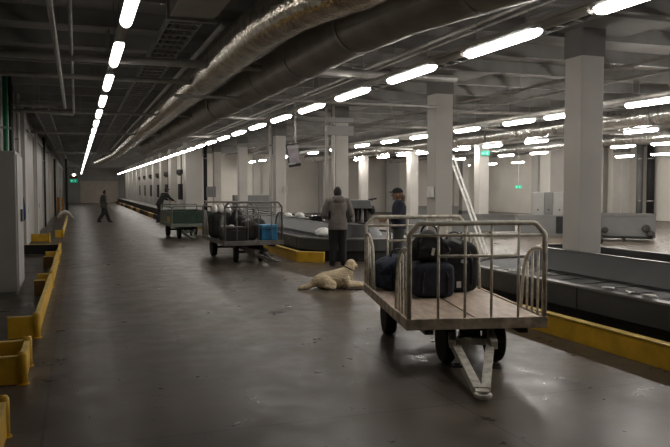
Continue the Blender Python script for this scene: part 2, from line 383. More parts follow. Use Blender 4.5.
# pipes
P = [([(8.2, 4, 3.62), (8.2, 42, 3.62)], .03, 'bright long pipe just right of the big columns'),
     ([(9.25, 4, 3.64), (9.25, 42, 3.64)], .025, 'thinner long pipe beside the nearest hall lamp row'),
     ([(-.21, 3, 3.4), (-.21, 16.4, 3.4)], .03, 'thin steel pipe running overhead at far left'),
     ([(-.04, 3, 3.55), (-.04, 14.6, 3.55), (-.04, 15.4, 3.4), (-.04, 16.4, 3.3)], .022, 'thinner steel pipe beside the overhead pipe at left'),
     ([(-1.42, 16.4, 3.44), (-.21, 16.4, 3.4)], .03, 'short cross pipe from left wall to overhead pipe'),
     ([(-1.42, 16.9, 3.36), (-.04, 16.9, 3.3)], .02, 'thin lower cross pipe beside the left wall'),
     ([(1.74, 9, 3.72), (1.74, 40, 3.72)], .035, 'steel pipe hugging the left side of the foil duct'),
     ([(-1.4, 10.75, 3.52), (6.0, 10.75, 3.52)], .06, 'nearest cross pipe spanning the corridor ceiling'),
     ([(-1.4, 12.35, 3.48), (2.0, 12.35, 3.48)], .04, 'second cross pipe spanning the corridor ceiling'),
     ([(-1.4, 17.8, 3.45), (4.6, 17.8, 3.45)], .03, 'third cross pipe over the corridor behind the thin pipes'),
     ([(-1.4, 24.5, 3.45), (4.6, 24.5, 3.45)], .04, 'far cross pipe over the corridor'),
     ([(1.6, 12.6, 3.28), (6.6, 12.6, 3.28)], .03, 'cross pipe passing under both big ducts'),
     ([(4.9, 5, 3.82), (4.9, 34, 3.82)], .03, 'straight pipe above the right lamp row'),
     ([(5.2, 5, 3.86), (5.2, 34, 3.86)], .02, 'thin conduit above the right lamp row'),
     ([(10.9, 9, 3.55), (10.9, 44, 3.55)], .05, 'long pipe along the first hall lamp row'),
     ([(17.2, 14, 3.6), (17.2, 44, 3.6)], .06, 'long pipe over the middle of the hall'),
     ([(6.2, 29.0, 3.45), (14, 29.0, 3.45)], .07, 'pale cross pipe over the hall behind the columns'),
     ([(7.2, 16.0, 3.62), (14, 16.0, 3.62)], .05, 'cross pipe over the hall behind the second column'),
     ([(7.2, 21.0, 3.66), (20, 21.0, 3.66)], .05, 'cross pipe over the hall near the shiny duct')]
for pts, r, lab in P:
    b = MB(); b.tube(pts, r, 8); t = b.build('ceiling_pipe', M['pipe'], smooth=True); tag(t, lab, 'pipe', 'pipes under the ceiling')
    a, c = Vector(pts[0]), Vector(pts[-1]); L = (c-a).length; k = int(L//6)+1
    for i in range(k):
        q = a+(c-a)*((i+.5)/k); b = MB(); b.tube([q, (q.x, q.y, CZ+.01)], .008, 5); b.build('hanger_rod', M['galv'], t)
b = MB()
b.bar((-1.4, 35, 3.3), (1.5, 35, 3.3), .12, .1); t = b.build('ceiling_bracket', M['galv']); tag(t, 'far cross bracket near the end of the left lamp row', 'bracket')

# ================================================================= LAMPS
def make_lamp(L, W, m, label, group):
    t = thing('ceiling_lamp', (0, 0, 0), 0, label, 'ceiling lamp', group)
    h = .045
    b = MB(); b.box((0, 0, .055), (W*.85, L, .05)); b.build('housing', M['lamp_body'], t, bevel=.012)
    b = MB()
    n = 8; rings = []
    ys = [-L/2, -L/2+.03, -L/2+.09, L/2-.09, L/2-.03, L/2]; sc = [.45, .8, 1, 1, .8, .45]
    for yy, s in zip(ys, sc):
        rings.append([b.bm.verts.new((W/2*s*math.cos(math.pi*k/n), yy, .03-(h+.02)*s*math.sin(math.pi*k/n))) for k in range(n+1)])
    for i in range(len(rings)-1):
        for k in range(n): b.bm.faces.new((rings[i][k], rings[i+1][k], rings[i+1][k+1], rings[i][k+1]))
    for rg in (rings[0], rings[-1]): b.bm.faces.new(rg)
    for i in range(len(rings)-1): b.bm.faces.new((rings[i][0], rings[i][-1], rings[i+1][-1], rings[i+1][0]))
    b.build('diffuser', m, t, smooth=False)
    for s in (-1, 1):
        b = MB(); b.tube([(0, s*L*.36, .07), (0, s*L*.36, CZ-3.22)], .007, 6); b.build('hanger_rod', M['galv'], t)
        b = MB(); b.box((0, s*(L/2+.035), .05), (.05, .07, .04)); b.build('end_cap', M['lamp_body'], t)
    return t
ORD = ['nearest', 'second', 'third', 'fourth', 'fifth', 'sixth', 'seventh', 'eighth', 'ninth', 'tenth', 'eleventh', 'twelfth']
LZ = 3.24
def lamp_row(x, ys, L, W, m, group, lab, far_lab, first=None, nfar=10, skip=0):
    proto = None
    for i, y in enumerate(ys):
        if proto is None: o = proto = make_lamp(L, W, m, '', group)
        else: o = copy_tree(proto)
        o.location = (x, y, LZ)
        j = i-skip
        o['label'] = ('lit tube lamp above the corridor just outside the top edge, %s' % lab) if j < 0 else (lab_fmt(lab, j) if j < nfar else far_lab)
def lab_fmt(lab, j): return lab % ORD[j]
yl = [6.5+2.38*k for k in range(33)]
lamp_row(.46, yl, 1.42, .115, M['lamp_l'], 'left row of corridor lamps', '%s lit tube lamp of the left corridor row, counted from the camera', 'tiny lit tube lamp merging into the far left row')
yr = [4.57+2.23*k for k in range(36)]
lamp_row(4.33, yr, 1.4, .15, M['lamp_c'], 'right row of corridor lamps', '%s lit tube lamp of the right corridor row, counted from the camera', 'tiny lit tube lamp merging into the far right row')
lamp_row(9.85, [10.5, 13.0, 14.65, 17.06, 19.86, 22.14, 24.6, 27.4, 30.4, 34.8, 39.6, 42.1, 44.8], 1.2, .15, M['lamp_h'], 'first row of hall lamps', '%s lit tube lamp of the hall row nearest the columns', 'tiny far lamp of the hall row nearest the columns')
lamp_row(14.48, [15.75, 18.2, 20.5, 23.2, 25.45, 28.85, 30.95, 33.3, 36.6], 1.2, .15, M['lamp_h'], 'second row of hall lamps', '%s lit tube lamp of the second hall row', 'tiny far lamp of the second hall row')
lamp_row(19.3, [19.85, 21.9, 27.1, 29.7, 34.2], 1.2, .15, M['lamp_h'], 'third row of hall lamps', '%s lit tube lamp of the third hall row', '')
lamp_row(25.2, [26.1, 28.45, 34.35, 37.5, 40.5, 43.8], 1.2, .15, M['lamp_h'], 'fourth row of hall lamps', '%s lit tube lamp of the deepest hall row', '')
for (x, ys) in ((9.85, (3.3, 5.7, 8.1)), (14.48, (6.0, 8.4, 10.9, 13.3)), (19.3, (9.9, 12.4, 14.9, 17.4)), (25.2, (14, 18, 22))):  # hall rows extended out of view, added to light columns and walls
    proto = None
    for y in ys:
        o = make_lamp(1.2, .15, M['lamp_h'], 'unseen hall lamp added beyond the right edge for light', 'hall lamps added beyond the frame') if proto is None else copy_tree(proto)
        proto = proto or o; o.location = (x, y, LZ)
for (x, y0, y1, lab) in ((.46, 5.0, 84, 'thin steel rail carrying the left corridor lamps'), (4.33, 2.5, 84, 'thin steel rail carrying the right corridor lamps')):
    b = MB(); b.bb(x-.035, x+.035, y0, y1, 3.33, 3.37); t = b.build('lamp_rail', M['pipe_w']); tag(t, lab, 'rail')
# spiral conduits between near lamps
for (x, y0, y1, lab) in ((4.33, 5.33, 6.05, 'ribbed flexible conduit between the two nearest right row lamps'), (4.33, 7.56, 8.25, 'ribbed flexible conduit left of the second right row lamp'), (.46, 7.3, 8.06, 'short bright conduit between the two nearest left row lamps')):
    b = MB(); pts = [(x, y0+(y1-y0)*k/40, 3.29) for k in range(41)]
    b.tube(pts, [.045 if k % 2 else .03 for k in range(41)], 10); t = b.build('flexible_conduit', M['pipe_w']); tag(t, lab, 'conduit')

# hanging monitor
t = thing('hanging_monitor', (5.0, 17.0, 2.5), R(-8), 'flat monitor hanging tilted from the ceiling above the second cart', 'monitor')
b = MB(); b.box((0, 0, 0), (0.30, .09, .56), (0, R(-9), 0)); b.build('casing', M['black_gloss'], t, bevel=.012)
b = MB(); b.box((0, -.05, .02), (0.26, .012, .46), (0, R(-9), 0)); s = b.build('screen', M['screen'], t)
b = MB(); b.box((.03, -.058, .20), (0.22, .006, .05), (0, R(-9), 0)); b.box((-.06, -.058, -.21), (0.22, .006, .04), (0, R(-9), 0)); b.build('screen_bar', M['cabinet_l'], s)
b = MB(); b.tube([(.06, .05, .2), (.06, .05, 1.66)], .02, 8); b.tube([(-.1, .05, .22), (.06, .05, .5)], .012, 6); b.build('ceiling_pole', M['pipe'], t)

# exit signs
def exit_sign(loc, w, label, rz=0):
    t = thing('exit_sign', loc, rz, label, 'exit sign', 'green exit signs')
    b = MB(); b.box((0, 0, 0), (w, .06, w*.5)); b.build('sign_box', M['exit'], t, bevel=.01)
    b = MB(); b.box((-w*.2, -.034, .0), (w*.3, .008, w*.07)); b.poly([(-w*.36, 0), (-w*.24, w*.12), (-w*.24, -w*.12)], -.038, -.031, 'XZ'); b.build('arrow', M['exit_w'], t); b = MB(); b.ell((w*.2, -.034, w*.12), (w*.05, .005, w*.05), seg=8, rings=6)
    b.box((w*.2, -.034, -.01), (w*.07, .008, w*.2), (0, R(20), 0)); b.box((w*.25, -.034, -w*.15), (w*.05, .008, w*.16), (0, R(-30), 0)); b.build('pictogram', M['exit_w'], t)
    return t
t = exit_sign((14.95, 24.45, 3.05), .34, 'green exit sign on the hall column at upper centre right', R(-31))
b = MB(); b.tube([(0, .1, .1), (0, .1, .6)], .012, 6); b.build('bracket', M['pipe'], t)
t = exit_sign((26.0, 38.6, 1.76), .42, 'green exit sign hanging low on a rod in the hall', R(-28))
b = MB(); b.tube([(0, 0, .1), (0, 0, CZ-1.76)], .02, 6); b.build('hanging_rod', M['pipe_w'], t)
t = exit_sign((-.35, 85.6, 2.5), .8, 'green exit sign above the doors at the corridor end')
b = MB(); b.box((0, .02, .38), (.8, .06, .25)); b.build('red_panel', M['red'], t)
b = MB(); b.tube([(0, 0, .1), (0, 0, CZ-2.5)], .02, 6); b.build('hanging_rod', M['axle'], t)
b = MB(); b.ell((-.25, 76, 3.0), (.13, .13, .1)); t = b.build('globe_lamp', M['lamp_c'], smooth=True); tag(t, 'small round lamp left of the far end of left lamp row', 'lamp')
b = MB(); b.tube([(-.25, 76, 3.05), (-.25, 76, CZ)], .02, 6); b.build('rod', M['axle'], t)

# ================================================================= LEFT SIDE
t = thing('tall_cabinet', (-.9, 12.3, 0), 0, 'tall grey steel cabinet standing at the left edge', 'cabinet')
b = MB(); b.bb(-.52, 0, 0, 1.25, .06, 2.28); b.build('body', M['cabinet'], t, bevel=.015)
b = MB(); b.bb(-.5, -.02, .02, 1.23, 0, .07); b.build('plinth', M['capital'], t)
for (y0, y1) in ((.04, .61), (.64, 1.21)):
    b = MB(); b.bb(-.005, .02, y0, y1, .12, 2.22); d = b.build('door', M['cabinet_l'], t, bevel=.006)
    b = MB(); b.bb(.02, .045, (y1-.08) if y0 < .3 else (y0+.04), (y1-.05) if y0 < .3 else (y0+.07), 1.15, 1.35); b.build('handle', M['axle'], d)
for (x, y, r, mt, lab) in ((-1.32, 15.8, .05, 'green', 'bright green vertical pipe above the tall cabinet'), (-1.24, 15.95, .035, 'black', 'black vertical pipe right of the green pipe'),
                       (-1.37, 17.75, .05, 'black', 'black vertical pipe beside the first wall pilaster'), (-1.36, 34.4, .07, 'black', 'black vertical pipe between the left wall doors'), (-1.34, 19.4, .045, 'pipe_w', 'pale vertical pipe left of the light wall pilaster')):
    b = MB(); b.tube([(x, y, 0), (x, y, CZ)], r, 10); t = b.build('wall_pipe', M[mt], smooth=True); tag(t, lab, 'pipe', 'upright pipes on the left wall')
    b = MB(); b.box((x-.03, y, 2.9), (.09, r*2.4, .05)); b.build('pipe_clamp', M['galv'], t)
b = MB()
b.tube([(-.91, 13.60, 1.60), (-.905, 13.61, 1.5), (-.90, 13.62, 1.35), (-.885, 13.62, 1.2), (-.88, 13.62, 1.12)], [.02, .045, .055, .05, .02], 10)
t = b.build('hanging_cloth', M['bluecloth'], smooth=True, sub=1); tag(t, 'dark blue cloth hanging behind the tall grey cabinet', 'cloth')
b = MB(); b.tube([(-.92, 13.54, 1.6), (-.92, 13.62, 1.6)], .012, 6); b.build('hook', M['axle'], t)

# yellow guard barriers
def barrier(pieces, posts, label, group='yellow guard barriers along the left wall'):
    t = thing('guard_barrier', (pieces[0][0], pieces[0][1], 0), 0, label, 'barrier', group)
    ox, oy = pieces[0][0], pieces[0][1]
    for (x0, y0, x1, y1, m) in pieces:
        b = MB(); b.bar((x0-ox, y0-oy, .125), (x1-ox, y1-oy, .125), .045, .24); p = b.build('plank', M[m], t, bevel=.008)
        b = MB(); b.bar((x0-ox, y0-oy, .248), (x1-ox, y1-oy, .248), .05, .012); b.build('top_edge', M['yellow_edge'], p)
    for (x, y) in posts:
        b = MB(); b.lathe([(.042, 0), (.042, .26), (.032, .285), (.0, .29)], c=(x-ox, y-oy, 0), n=16); b.build('post', M['yellow'], t, smooth=True)
        b = MB(); b.lathe([(.055, 0), (.055, .01), (.0, .01)], c=(x-ox, y-oy, 0), n=16); b.build('foot_plate', M['yellow'], t)
    return t
barrier([(-1.2, 5.32, -.5, 5.32, 'yellow'), (-.5, 4.6, -.5, 5.32, 'yellow')], [(-.5, 5.32), (-.5, 4.6)], 'yellow barrier just showing at the bottom left corner')
barrier([(-1.3, 6.72, -.47, 6.72, 'yellow'), (-.47, 6.72, -.47, 7.4, 'yellow'), (-1.3, 7.4, -.47, 7.4, 'yellow')], [(-.47, 6.72), (-.47, 7.4)], 'yellow boxed barrier below the tall cabinet, second from the camera')
barrier([(-.76, 8.78, -.46, 8.78, 'yellow'), (-.46, 8.78, -.44, 13.1, 'yellow'), (-.66, 12.2, -.5, 12.2, 'brown'), (-.66, 13.1, -.44, 13.1, 'yellow')], [(-.46, 8.78), (-.44, 13.1)], 'long yellow barrier running away beside the tall cabinet')  # brown cross planks here and next are yellow ones coloured as shaded
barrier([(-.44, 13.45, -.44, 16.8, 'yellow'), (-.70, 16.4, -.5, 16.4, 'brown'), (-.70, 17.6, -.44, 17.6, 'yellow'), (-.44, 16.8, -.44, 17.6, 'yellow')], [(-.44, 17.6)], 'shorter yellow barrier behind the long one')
barrier([(-1.38, 20.0, -.44, 19.85, 'black'), (-.44, 17.9, -.44, 19.85, 'yellow')], [(-.44, 19.85)], 'black fronted barrier reaching out from the left wall')
barrier([(-1.38, 24.6, -.86, 24.5, 'yellow')], [(-.86, 24.5)], 'short yellow barrier plank against the left wall')
barrier([(-.74, 26.5, -.5, 26.5, 'yellow'), (-.5, 26.5, -.52, 40.5, 'yellow_edge')], [(-.5, 26.5), (-.52, 40.5)], 'far pale yellow barrier running towards the white sheet')
# boards at far left
for (x, y, w, h, mt, lab) in ((-1.05, 45.4, .16, 1.15, 'orange', 'left orange board standing against the far left wall'), (-.82, 45.6, .12, 1.15, 'orange', 'right orange board standing against the far left wall'), (-.93, 45.2, .1, 1.6, 'cream', 'narrow cream board between the two orange boards')):
    b = MB(); b.box((x, y, h/2), (w, .06, h)); t = b.build('standing_board', M[mt], bevel=.01); tag(t, lab, 'board')
for (x, lab) in ((-1.3, 'black post left of the orange boards'), (-.62, 'black post right of the orange boards')):
    b = MB(); b.bb(x-.07, x+.07, 48, 48.2, 0, 3.5); t = b.build('steel_post', M['black']); tag(t, lab, 'post')
# arched white sheet
b = MB()
pts = [(-1.05, 41.9, .06), (-.95, 41.9, .2), (-.8, 41.95, .36), (-.62, 42, .4), (-.45, 42.0, .32), (-.3, 42.0, .12), (-.15, 42.0, .04)]
b.tube(pts, [.05, .09, .12, .13, .11, .09, .03], 12)
for v in b.bm.verts: v.co += Vector((random.uniform(-1, 1), random.uniform(-1, 1), random.uniform(-1, 1)))*.02; v.co.z = max(.005, v.co.z)
t = b.build('white_sheet', M['white'], smooth=True, sub=1); tag(t, 'crumpled white sheet lying over the far end of left barrier', 'sheet')

# ================================================================= KERBS
def kerb(pts, label, seg=None, m='yellow', h=.235, w=.09):
    t = thing('yellow_kerb', (*pts[0], 0), 0, label, 'kerb', 'yellow kerbs before the conveyors')
    o = Vector((*pts[0], 0))
    for i in range(len(pts)-1):
        a, c = Vector((*pts[i], 0))-o, Vector((*pts[i+1], 0))-o
        z = Vector((0, 0, h/2))
        b = MB(); b.bar(a+z, c+z, w, h); p = b.build('kerb_face', M[m], t, bevel=.006)
        z = Vector((0, 0, h+.004)); b = MB(); b.bar(a+z, c+z, w+.012, .012); b.build('top_edge', M['yellow_edge'], p)
    return t
kerb([(5.19, -2), (5.19, 10.2)], 'long yellow kerb at right in front of the near conveyor')
kerb([(4.78, 33.5), (4.78, 15.85), (5.27, 15.45)], 'yellow kerb with angled end by the man in grey jacket')
t = thing('yellow_kerb', (4.02, 35, 0), 0, 'black and yellow striped kerb along the far right side', 'kerb', 'yellow kerbs before the conveyors')
y = 0; k = 0
while y < 49:
    b = MB(); b.bb(-.05, .05, y, y+3.1, 0, .26); b.build('kerb_segment', M[('yellow', 'black', 'yellow', 'brown', 'black')[k % 5]], t); y += 3.1; k += 1
# low black platform behind the striped kerb
b = MB(); b.bb(4.3, 5.0, 38, 85, 0, .5); t = b.build('low_platform', M['black']); tag(t, 'low black platform behind the striped kerb', 'platform')
b = MB(); b.bb(4.28, 5.0, 38, 85, .5, .54); b.build('platform_top', M['machine_d'], t)

# ================================================================= CAROUSELS
def stadium(xl, xr, y0, y1, off, n=20):
    rx = (xr-xl)/2-off; cx = (xl+xr)/2; ya = y0+(xr-xl)/2; yb = y1-(xr-xl)/2; pts = []
    for i in range(n+1):
        a = math.pi+math.pi*i/n; pts.append((cx+rx*math.cos(a), ya+rx*math.sin(a)))
    for i in range(n+1):
        a = math.pi*i/n; pts.append((cx+rx*math.cos(a), yb+rx*math.sin(a)))
    return pts
def sweep(name, m, parent, prof, ext, closed_prof=False, smooth=False):
    b = MB(); rings = []
    for (off, z) in prof:
        rings.append([b.bm.verts.new((x, y, z)) for (x, y) in stadium(*ext, off)])
    N = len(rings[0]); P_ = len(rings)
    rng = range(P_) if closed_prof else range(P_-1)
    for i in rng:
        for k in range(N): b.bm.faces.new((rings[i][k], rings[i][(k+1) % N], rings[(i+1) % P_][(k+1) % N], rings[(i+1) % P_][k]))
    o = b.build(name, m, parent)
    return o
def carousel(ext, label, deck):
    t = thing('baggage_carousel', (ext[0], ext[2], 0), 0, label, 'baggage carousel', 'baggage carousels')
    X, Y = ext[0], ext[2]; e = (0, ext[1]-X, 0, ext[3]-Y)
    sweep('base_skirt', M['black'], t, [(.07, 0), (.07, .27), (.14, .27), (.14, 0)], e, True)
    sweep('outer_panel', M['conv'], t, [(.0, .25), (.0, .52), (.05, .535), (.05, .25)], e, True)
    sweep('outer_lip', M['trim'], t, [(-.008, .505), (-.008, .53), (.055, .545), (.055, .52)], e, True)
    sweep('belt', M['belt'], t, [(.05, .50), (.36, .515), (.80, .53), (.80, .46), (.05, .45)], e, True)
    b = sweep('inner_panel', M['conv_in'], t, [(.79, .53), (.98, .80), (1.03, .80), (1.03, .05), (.79, .05)], e, True)
    sweep('inner_trim', M['trim'], t, [(.972, .80), (.972, .812), (1.04, .812), (1.04, .80)], e, True)
    # overlapping belt slats on the visible straight run
    if deck:
        sweep('island_deck', M['machine_d'], t, [(1.02, .74), (1.02, .76), (1.3, .76), (1.3, .74)], e, True)
    L = e[3]; b = MB(); k = 0; yy = 1.6
    r = random.Random(3)
    while yy < L-1.6:
        b.box((.42, yy, .528), (.70, .02, .008), (0, 0, R(8))); yy += .42
    b.build('belt_slat', M['black_gloss'], t, kind='stuff')
    b = MB(); yy = 1.5
    while yy < L-1.5: b.box((-.003, yy, .39), (.006, .012, .26)); yy += 2.4
    b.build('panel_joint', M['black'], t)
    b = MB(); yy = 2.2
    while yy < L-1.5: b = MB(); b.lathe([(.0, -.008), (.03, -.008), (.03, 0)], axis='X', c=(0, yy, .44), n=12); b.build('stop_button', M['trim'], t); yy += 3.3
    return t
C1 = carousel((5.62, 8.5, -4, 10.6), 'dark grey baggage carousel running along the right edge', False)
C2 = carousel((5.0, 8.0, 15.25, 34.0), 'grey baggage carousel beyond the man and woman', True)
# paper scraps on near belt
for (x, y, r, lab) in ((5.68, 6.62, .3, 'larger pale torn scrap on the near conveyor lip'), (5.69, 6.3, -.2, 'middle pale torn scrap on the near conveyor lip'), (5.68, 6.02, .5, 'nearest pale torn scrap on the near conveyor lip'),
                     (5.69, 8.55, .1, 'small pale scrap on conveyor lip seen through the cart rail'), (5.69, 9.0, .4, 'pale scrap on conveyor lip beside the rear cart hoop')):
    b = MB(); 
    vs = [b.bm.verts.new((math.cos(a)*.05*random.uniform(.6, 1), math.sin(a)*.11*random.uniform(.6, 1), .008+random.uniform(0, .025))) for a in [i*math.pi/4 for i in range(8)]]
    b.bm.faces.new(vs); r_ = bmesh.ops.extrude_face_region(b.bm, geom=b.bm.faces[:]); bmesh.ops.translate(b.bm, verts=[v for v in r_['geom'] if isinstance(v, bmesh.types.BMVert)], vec=(0, 0, .006))
    t = b.build('torn_scrap', M['white'], loc=(x, y, .54), rot=(0, 0, r)); tag(t, lab, 'scrap', 'pale scraps on the near conveyor')

# items on carousel 2
def crumple(name, c, rad, m, label, cat, seed=1, amp=.25, group=None, handle=False):
    rr = random.Random(seed); b = MB(); vs = b.ell((0, 0, 0), rad, seg=16, rings=10)
    for v in vs:
        v.co *= 1+rr.uniform(-amp, amp)*.5; v.co.z = max(-rad[2]*.8, v.co.z)
    o = b.build(name, m, smooth=True, loc=(c[0], c[1], c[2]+rad[2]*.8)); return tag(o, label, cat, group)
crumple('white_bag', (5.5, 16.2, .54), (.19, .17, .12), M['white'], 'crumpled white plastic bag on the belt left of the man', 'plastic bag', 4)
crumple('white_bag', (6.22, 20.5, .8), (.15, .12, .1), M['white'], 'larger white bag on the carousel ledge behind the cart', 'plastic bag', 5)
crumple('white_bag', (6.22, 21.8, .8), (.14, .12, .07), M['white'], 'smaller white bag on the carousel ledge behind the cart', 'plastic bag', 6)
b = MB(); b.box((0, 0, .08), (.32, .24, .16)); t = b.build('black_case', M['black_gloss'], bevel=.02, loc=(6.3, 19.2, .76)); tag(t, 'small black case on the carousel ledge right of white bags', 'case')
b = MB(); b.tube([(-.06, 0, .16), (-.05, 0, .2), (.05, 0, .2), (.06, 0, .16)], .01, 6); b.build('handle', M['black_gloss'], t)
# pipe rack
t = thing('pipe_rack', (6.45, 18.1, .76), R(-15), 'small dark pipe rack standing on the carousel island', 'rack')
b = MB()
for x in (-.12, .12):
    b.tube([(x, 0, .02), (x, 0, .5)], .013, 6)
b.build('upright', M['axle'], t)
b = MB()
for z in (.5, .34): b.tube([(-.16, 0, z), (.16, 0, z)], .011, 6)
b.build('crossbar', M['axle'], t)
b = MB(); b.box((0, 0, .01), (.55, .2, .02)); b.build('base', M['black'], t)
b = MB(); b.ell((.02, -.03, .16), (.05, .05, .12)); b.build('hanging_pouch', M['black'], t, smooth=True)
# inspection machine
t = thing('scanner_machine', (7.05, 17.9, .76), R(-20), 'grey hooded machine with dark brushes on the carousel island', 'machine')
b = MB(); b.poly([(-.32, .40), (-.25, .60), (.32, .62), (.38, .40)], -.25, .25, 'XZ'); b.build('hood', M['machine_d'], t, bevel=.015)
b = MB(); b.box((0, -.02, .61), (.8, .5, .03)); b.build('hood_top', M['machine'], t)
b = MB(); b.box((.0, .1, .22), (.6, .1, .4)); b.build('back_plate', M['black'], t)
for k in range(5):
    b = MB(); b.lathe([(.035, 0), (.05, .1), (.03, .28), (.03, .38)], c=(-.24+.12*k, -.12, .02), n=12); b.build('roller', M['machine' if k % 2 else 'axle'], t, smooth=True)
b = MB(); b.box((0, 0, .01), (.75, .5, .02)); b.build('base_plate', M['machine'], t)
b = MB(); b.ell((.38, -.1, .36), (.09, .09, .12)); b.build('motor', M['black'], t, smooth=True)
b = MB(); b.tube([(.28, -.1, .63), (.5, -.1, .66)], .02, 8); b.build('top_handle', M['black'], t)

# ================================================================= HALL MACHINES
def cab_set():
    t = thing('control_cabinet', (15.62, 21.4, 0), R(-36), 'grey control cabinets on a long box left of the big column', 'control cabinet')
    b = MB(); b.bb(-.95, .6, 0, .6, 0, .74); b.build('lower_box', M['machine_d'], t, bevel=.01)
    b = MB(); b.bb(.3, .58, -.02, 0, .1, .7); b.build('dark_recess', M['black'], t)
    for (x0, x1, m) in ((-.52, -.12, 'machine'), (-.12, .2, 'machine_d'), (.2, .62, 'machine')):
        b = MB(); b.bb(x0+.005, x1-.005, 0 if m == 'machine' else .06, .55, .745, 1.55); c = b.build('cabinet_unit', M[m], t, bevel=.01)
        b = MB(); b.box(((x0+x1)/2, -.01 if m == 'machine' else .05, .93), (.05, .03, .05)); b.build('knob', M['black'], c)
    return t
cab_set()
def conv_block(name, x0, x1, y0, y1, z0, z1, label, rz=0, legs=True):
    t = thing(name, ((x0+x1)/2, (y0+y1)/2, 0), rz, label, 'conveyor', 'straight conveyors in the hall')
    hx, hy = (x1-x0)/2, (y1-y0)/2
    b = MB(); b.bb(-hx, hx, -hy, hy, z0, z1); b.build('frame', M['machine_d'], t, bevel=.01)
    b = MB(); b.bb(-hx, hx, -hy+.06, hy-.06, z1, z1+.015); b.build('belt', M['belt'], t)
    b = MB()
    for s in (-1, 1): b.bb(-hx, hx, s*hy-.02, s*hy+.02, z1-.02, z1+.05)
    b.build('side_rail', M['trim'], t)
    if z0 > .05:
        x = -hx+.1
        while x < hx:
            for s in (-1, 1): b = MB(); b.bb(x-.03, x+.03, s*(hy-.05)-.03, s*(hy-.05)+.03, 0, z0); b.build('leg', M['axle'], t)
            x += 1.2
    return t
conv_block('straight_conveyor', 10.4, 15.1, 22.6, 23.5, .12, .68, 'long grey straight conveyor crossing behind the cart rails')
conv_block('straight_conveyor', 17.4, 20.6, 36.5, 37.3, 0, .62, 'far grey boxed conveyor below the hanging exit sign')
t = conv_block('straight_conveyor', 15.5, 17.7, 18.6, 19.4, .12, .82, 'wide grey conveyor machine right of the big column', R(-36))
for (x, z, s) in ((-.9, .32, .14), (-.65, .28, .12), (-.42, .36, .1), (.8, .42, .12), (.95, .25, .1)):
    b = MB(); b.lathe([(s*.6, -.12), (s, -.1), (s, .06), (s*.5, .1)], axis='Y', c=(x, -.48, z), n=14); b.build('motor', M['axle'], t)
b = MB(); b.tube([(-1.0, -.47, .14), (1.0, -.47, .12)], .04, 8); b.build('cable_duct', M['black'], t)
conv_block('straight_conveyor', 21.0, 25.0, 18.5, 19.4, .22, .6, 'low grey conveyor at the right edge of the hall', R(-20))
for (x, y, r, lab) in ((13.9, 17.5, .0, 'black bag on the hall floor beside the big column'), (14.6, 17.65, .3, 'dark purple bag on the hall floor under the conveyor machine')):
    b = MB(); b.ell((0, 0, .14), (.3, .18, .16)); t = b.build('floor_bag', M['bag_black'], smooth=True, loc=(x, y, 0)); tag(t, lab, 'bag')
    b = MB(); b.tube(arc((0, 0, .26), .08, 0, 180, 8, (1, 0, 0), (0, 0, 1)), .012, 6); b.build('handle', M['bag_black'], t)
t = thing('wall_cabinet', (24.7, 31.5, 0), R(-40), 'cream cabinet with a white frame in the far right hall', 'cabinet')
b = MB(); b.bb(-.35, .35, 0, .4, .3, 1.6); b.build('body', M['cream'], t, bevel=.01)
b = MB(); b.tube([(-.45, -.02, 1.68), (.65, -.02, 1.68), (.65, -.02, 0)], .05, 8); b.tube([(-.45, -.02, 1.68), (-.45, -.02, 0)], .05, 8); b.build('pipe_frame', M['pipe_w'], t)
b = MB(); b.box((-.15, -.02, 1.25), (.07, .04, .07)); b.build('knob', M['black'], t)
b = MB(); b.bb(-.3, .3, .02, .38, 0, .31); b.build('stand', M['machine_d'], t)
# leaning white pole and step ladder
b = MB()
a, c = Vector((9.84, 16.0, 0)), Vector((8.8, 16.0, 2.52))
for s in (-.055, .055): b.bar(a+Vector((s, 0, 0)), c+Vector((s, 0, 0)), .035, .05)
for k in range(1, 9):
    q = a+(c-a)*k/9; b.bar(q+Vector((-.055, 0, 0)), q+Vector((.055, 0, 0)), .02)
t = b.build('leaning_ladder', M['white']); tag(t, 'slim white ladder leaning behind the second big column', 'ladder')
t = thing('step_ladder', (7.75, 14.9, 0), R(-15), 'pale step ladder standing behind the woman', 'ladder')
b = MB()
for s in (-.12, .12): b.bar((s-.1, 0, 0), (s*.6+.02, 0, 1.85), .03)
b.build('front_rail', M['pipe_w'], t)
b = MB()
for s in (-.12, .12): b.bar((s+.12, .4, 0), (s*.6+.04, .02, 1.83), .025)
b.build('rear_rail', M['pipe'], t)
b = MB()
for k in range(1, 7): b.box((-.09+.015*k, 0, .28*k), (.24-.012*k*1.2, .07, .02))
b.build('tread', M['pipe'], t)
# wall fixtures in the far right corridor
for k in range(6):
    y0 = (40.7 if k else 39.5)+k*4.9
    b = MB(); b.box((5.26, y0, 1.5), (.2, .6, .85)); t = b.build('wall_box', M['black'], bevel=.01); tag(t, '%s dark switch box on the far right corridor wall' % ORD[k], 'switch box', 'dark boxes on the far wall')
    b = MB(); b.tube([(5.31, y0, 1.9), (5.31, y0, 3.8)], .03, 6); b.build('conduit', M['axle'], t)
    b = MB(); b.lathe([(.05, 0), (.17, .12), (.17, .3), (.08, .34)], c=(5.17, y0-.4, 2.35), n=12); t = b.build('wall_lamp', M['axle'], smooth=True); tag(t, '%s dark unlit bracket lamp on the far right corridor wall' % ORD[k], 'wall lamp', 'unlit lamps on the far wall')
    b = MB(); b.tube([(5.17, y0-.4, 2.6), (5.36, y0-.4, 2.7)], .02, 6); b.build('arm', M['axle'], t)
for (x, y, z, w, h, lab) in ((6.55, 37.45, 1.5, .5, .55, 'dark box on the column behind the green wagon'),):
    b = MB(); b.box((x, y, z), (w, .2, h)); t = b.build('wall_box', M['machine_d'], bevel=.01); tag(t, lab, 'switch box')
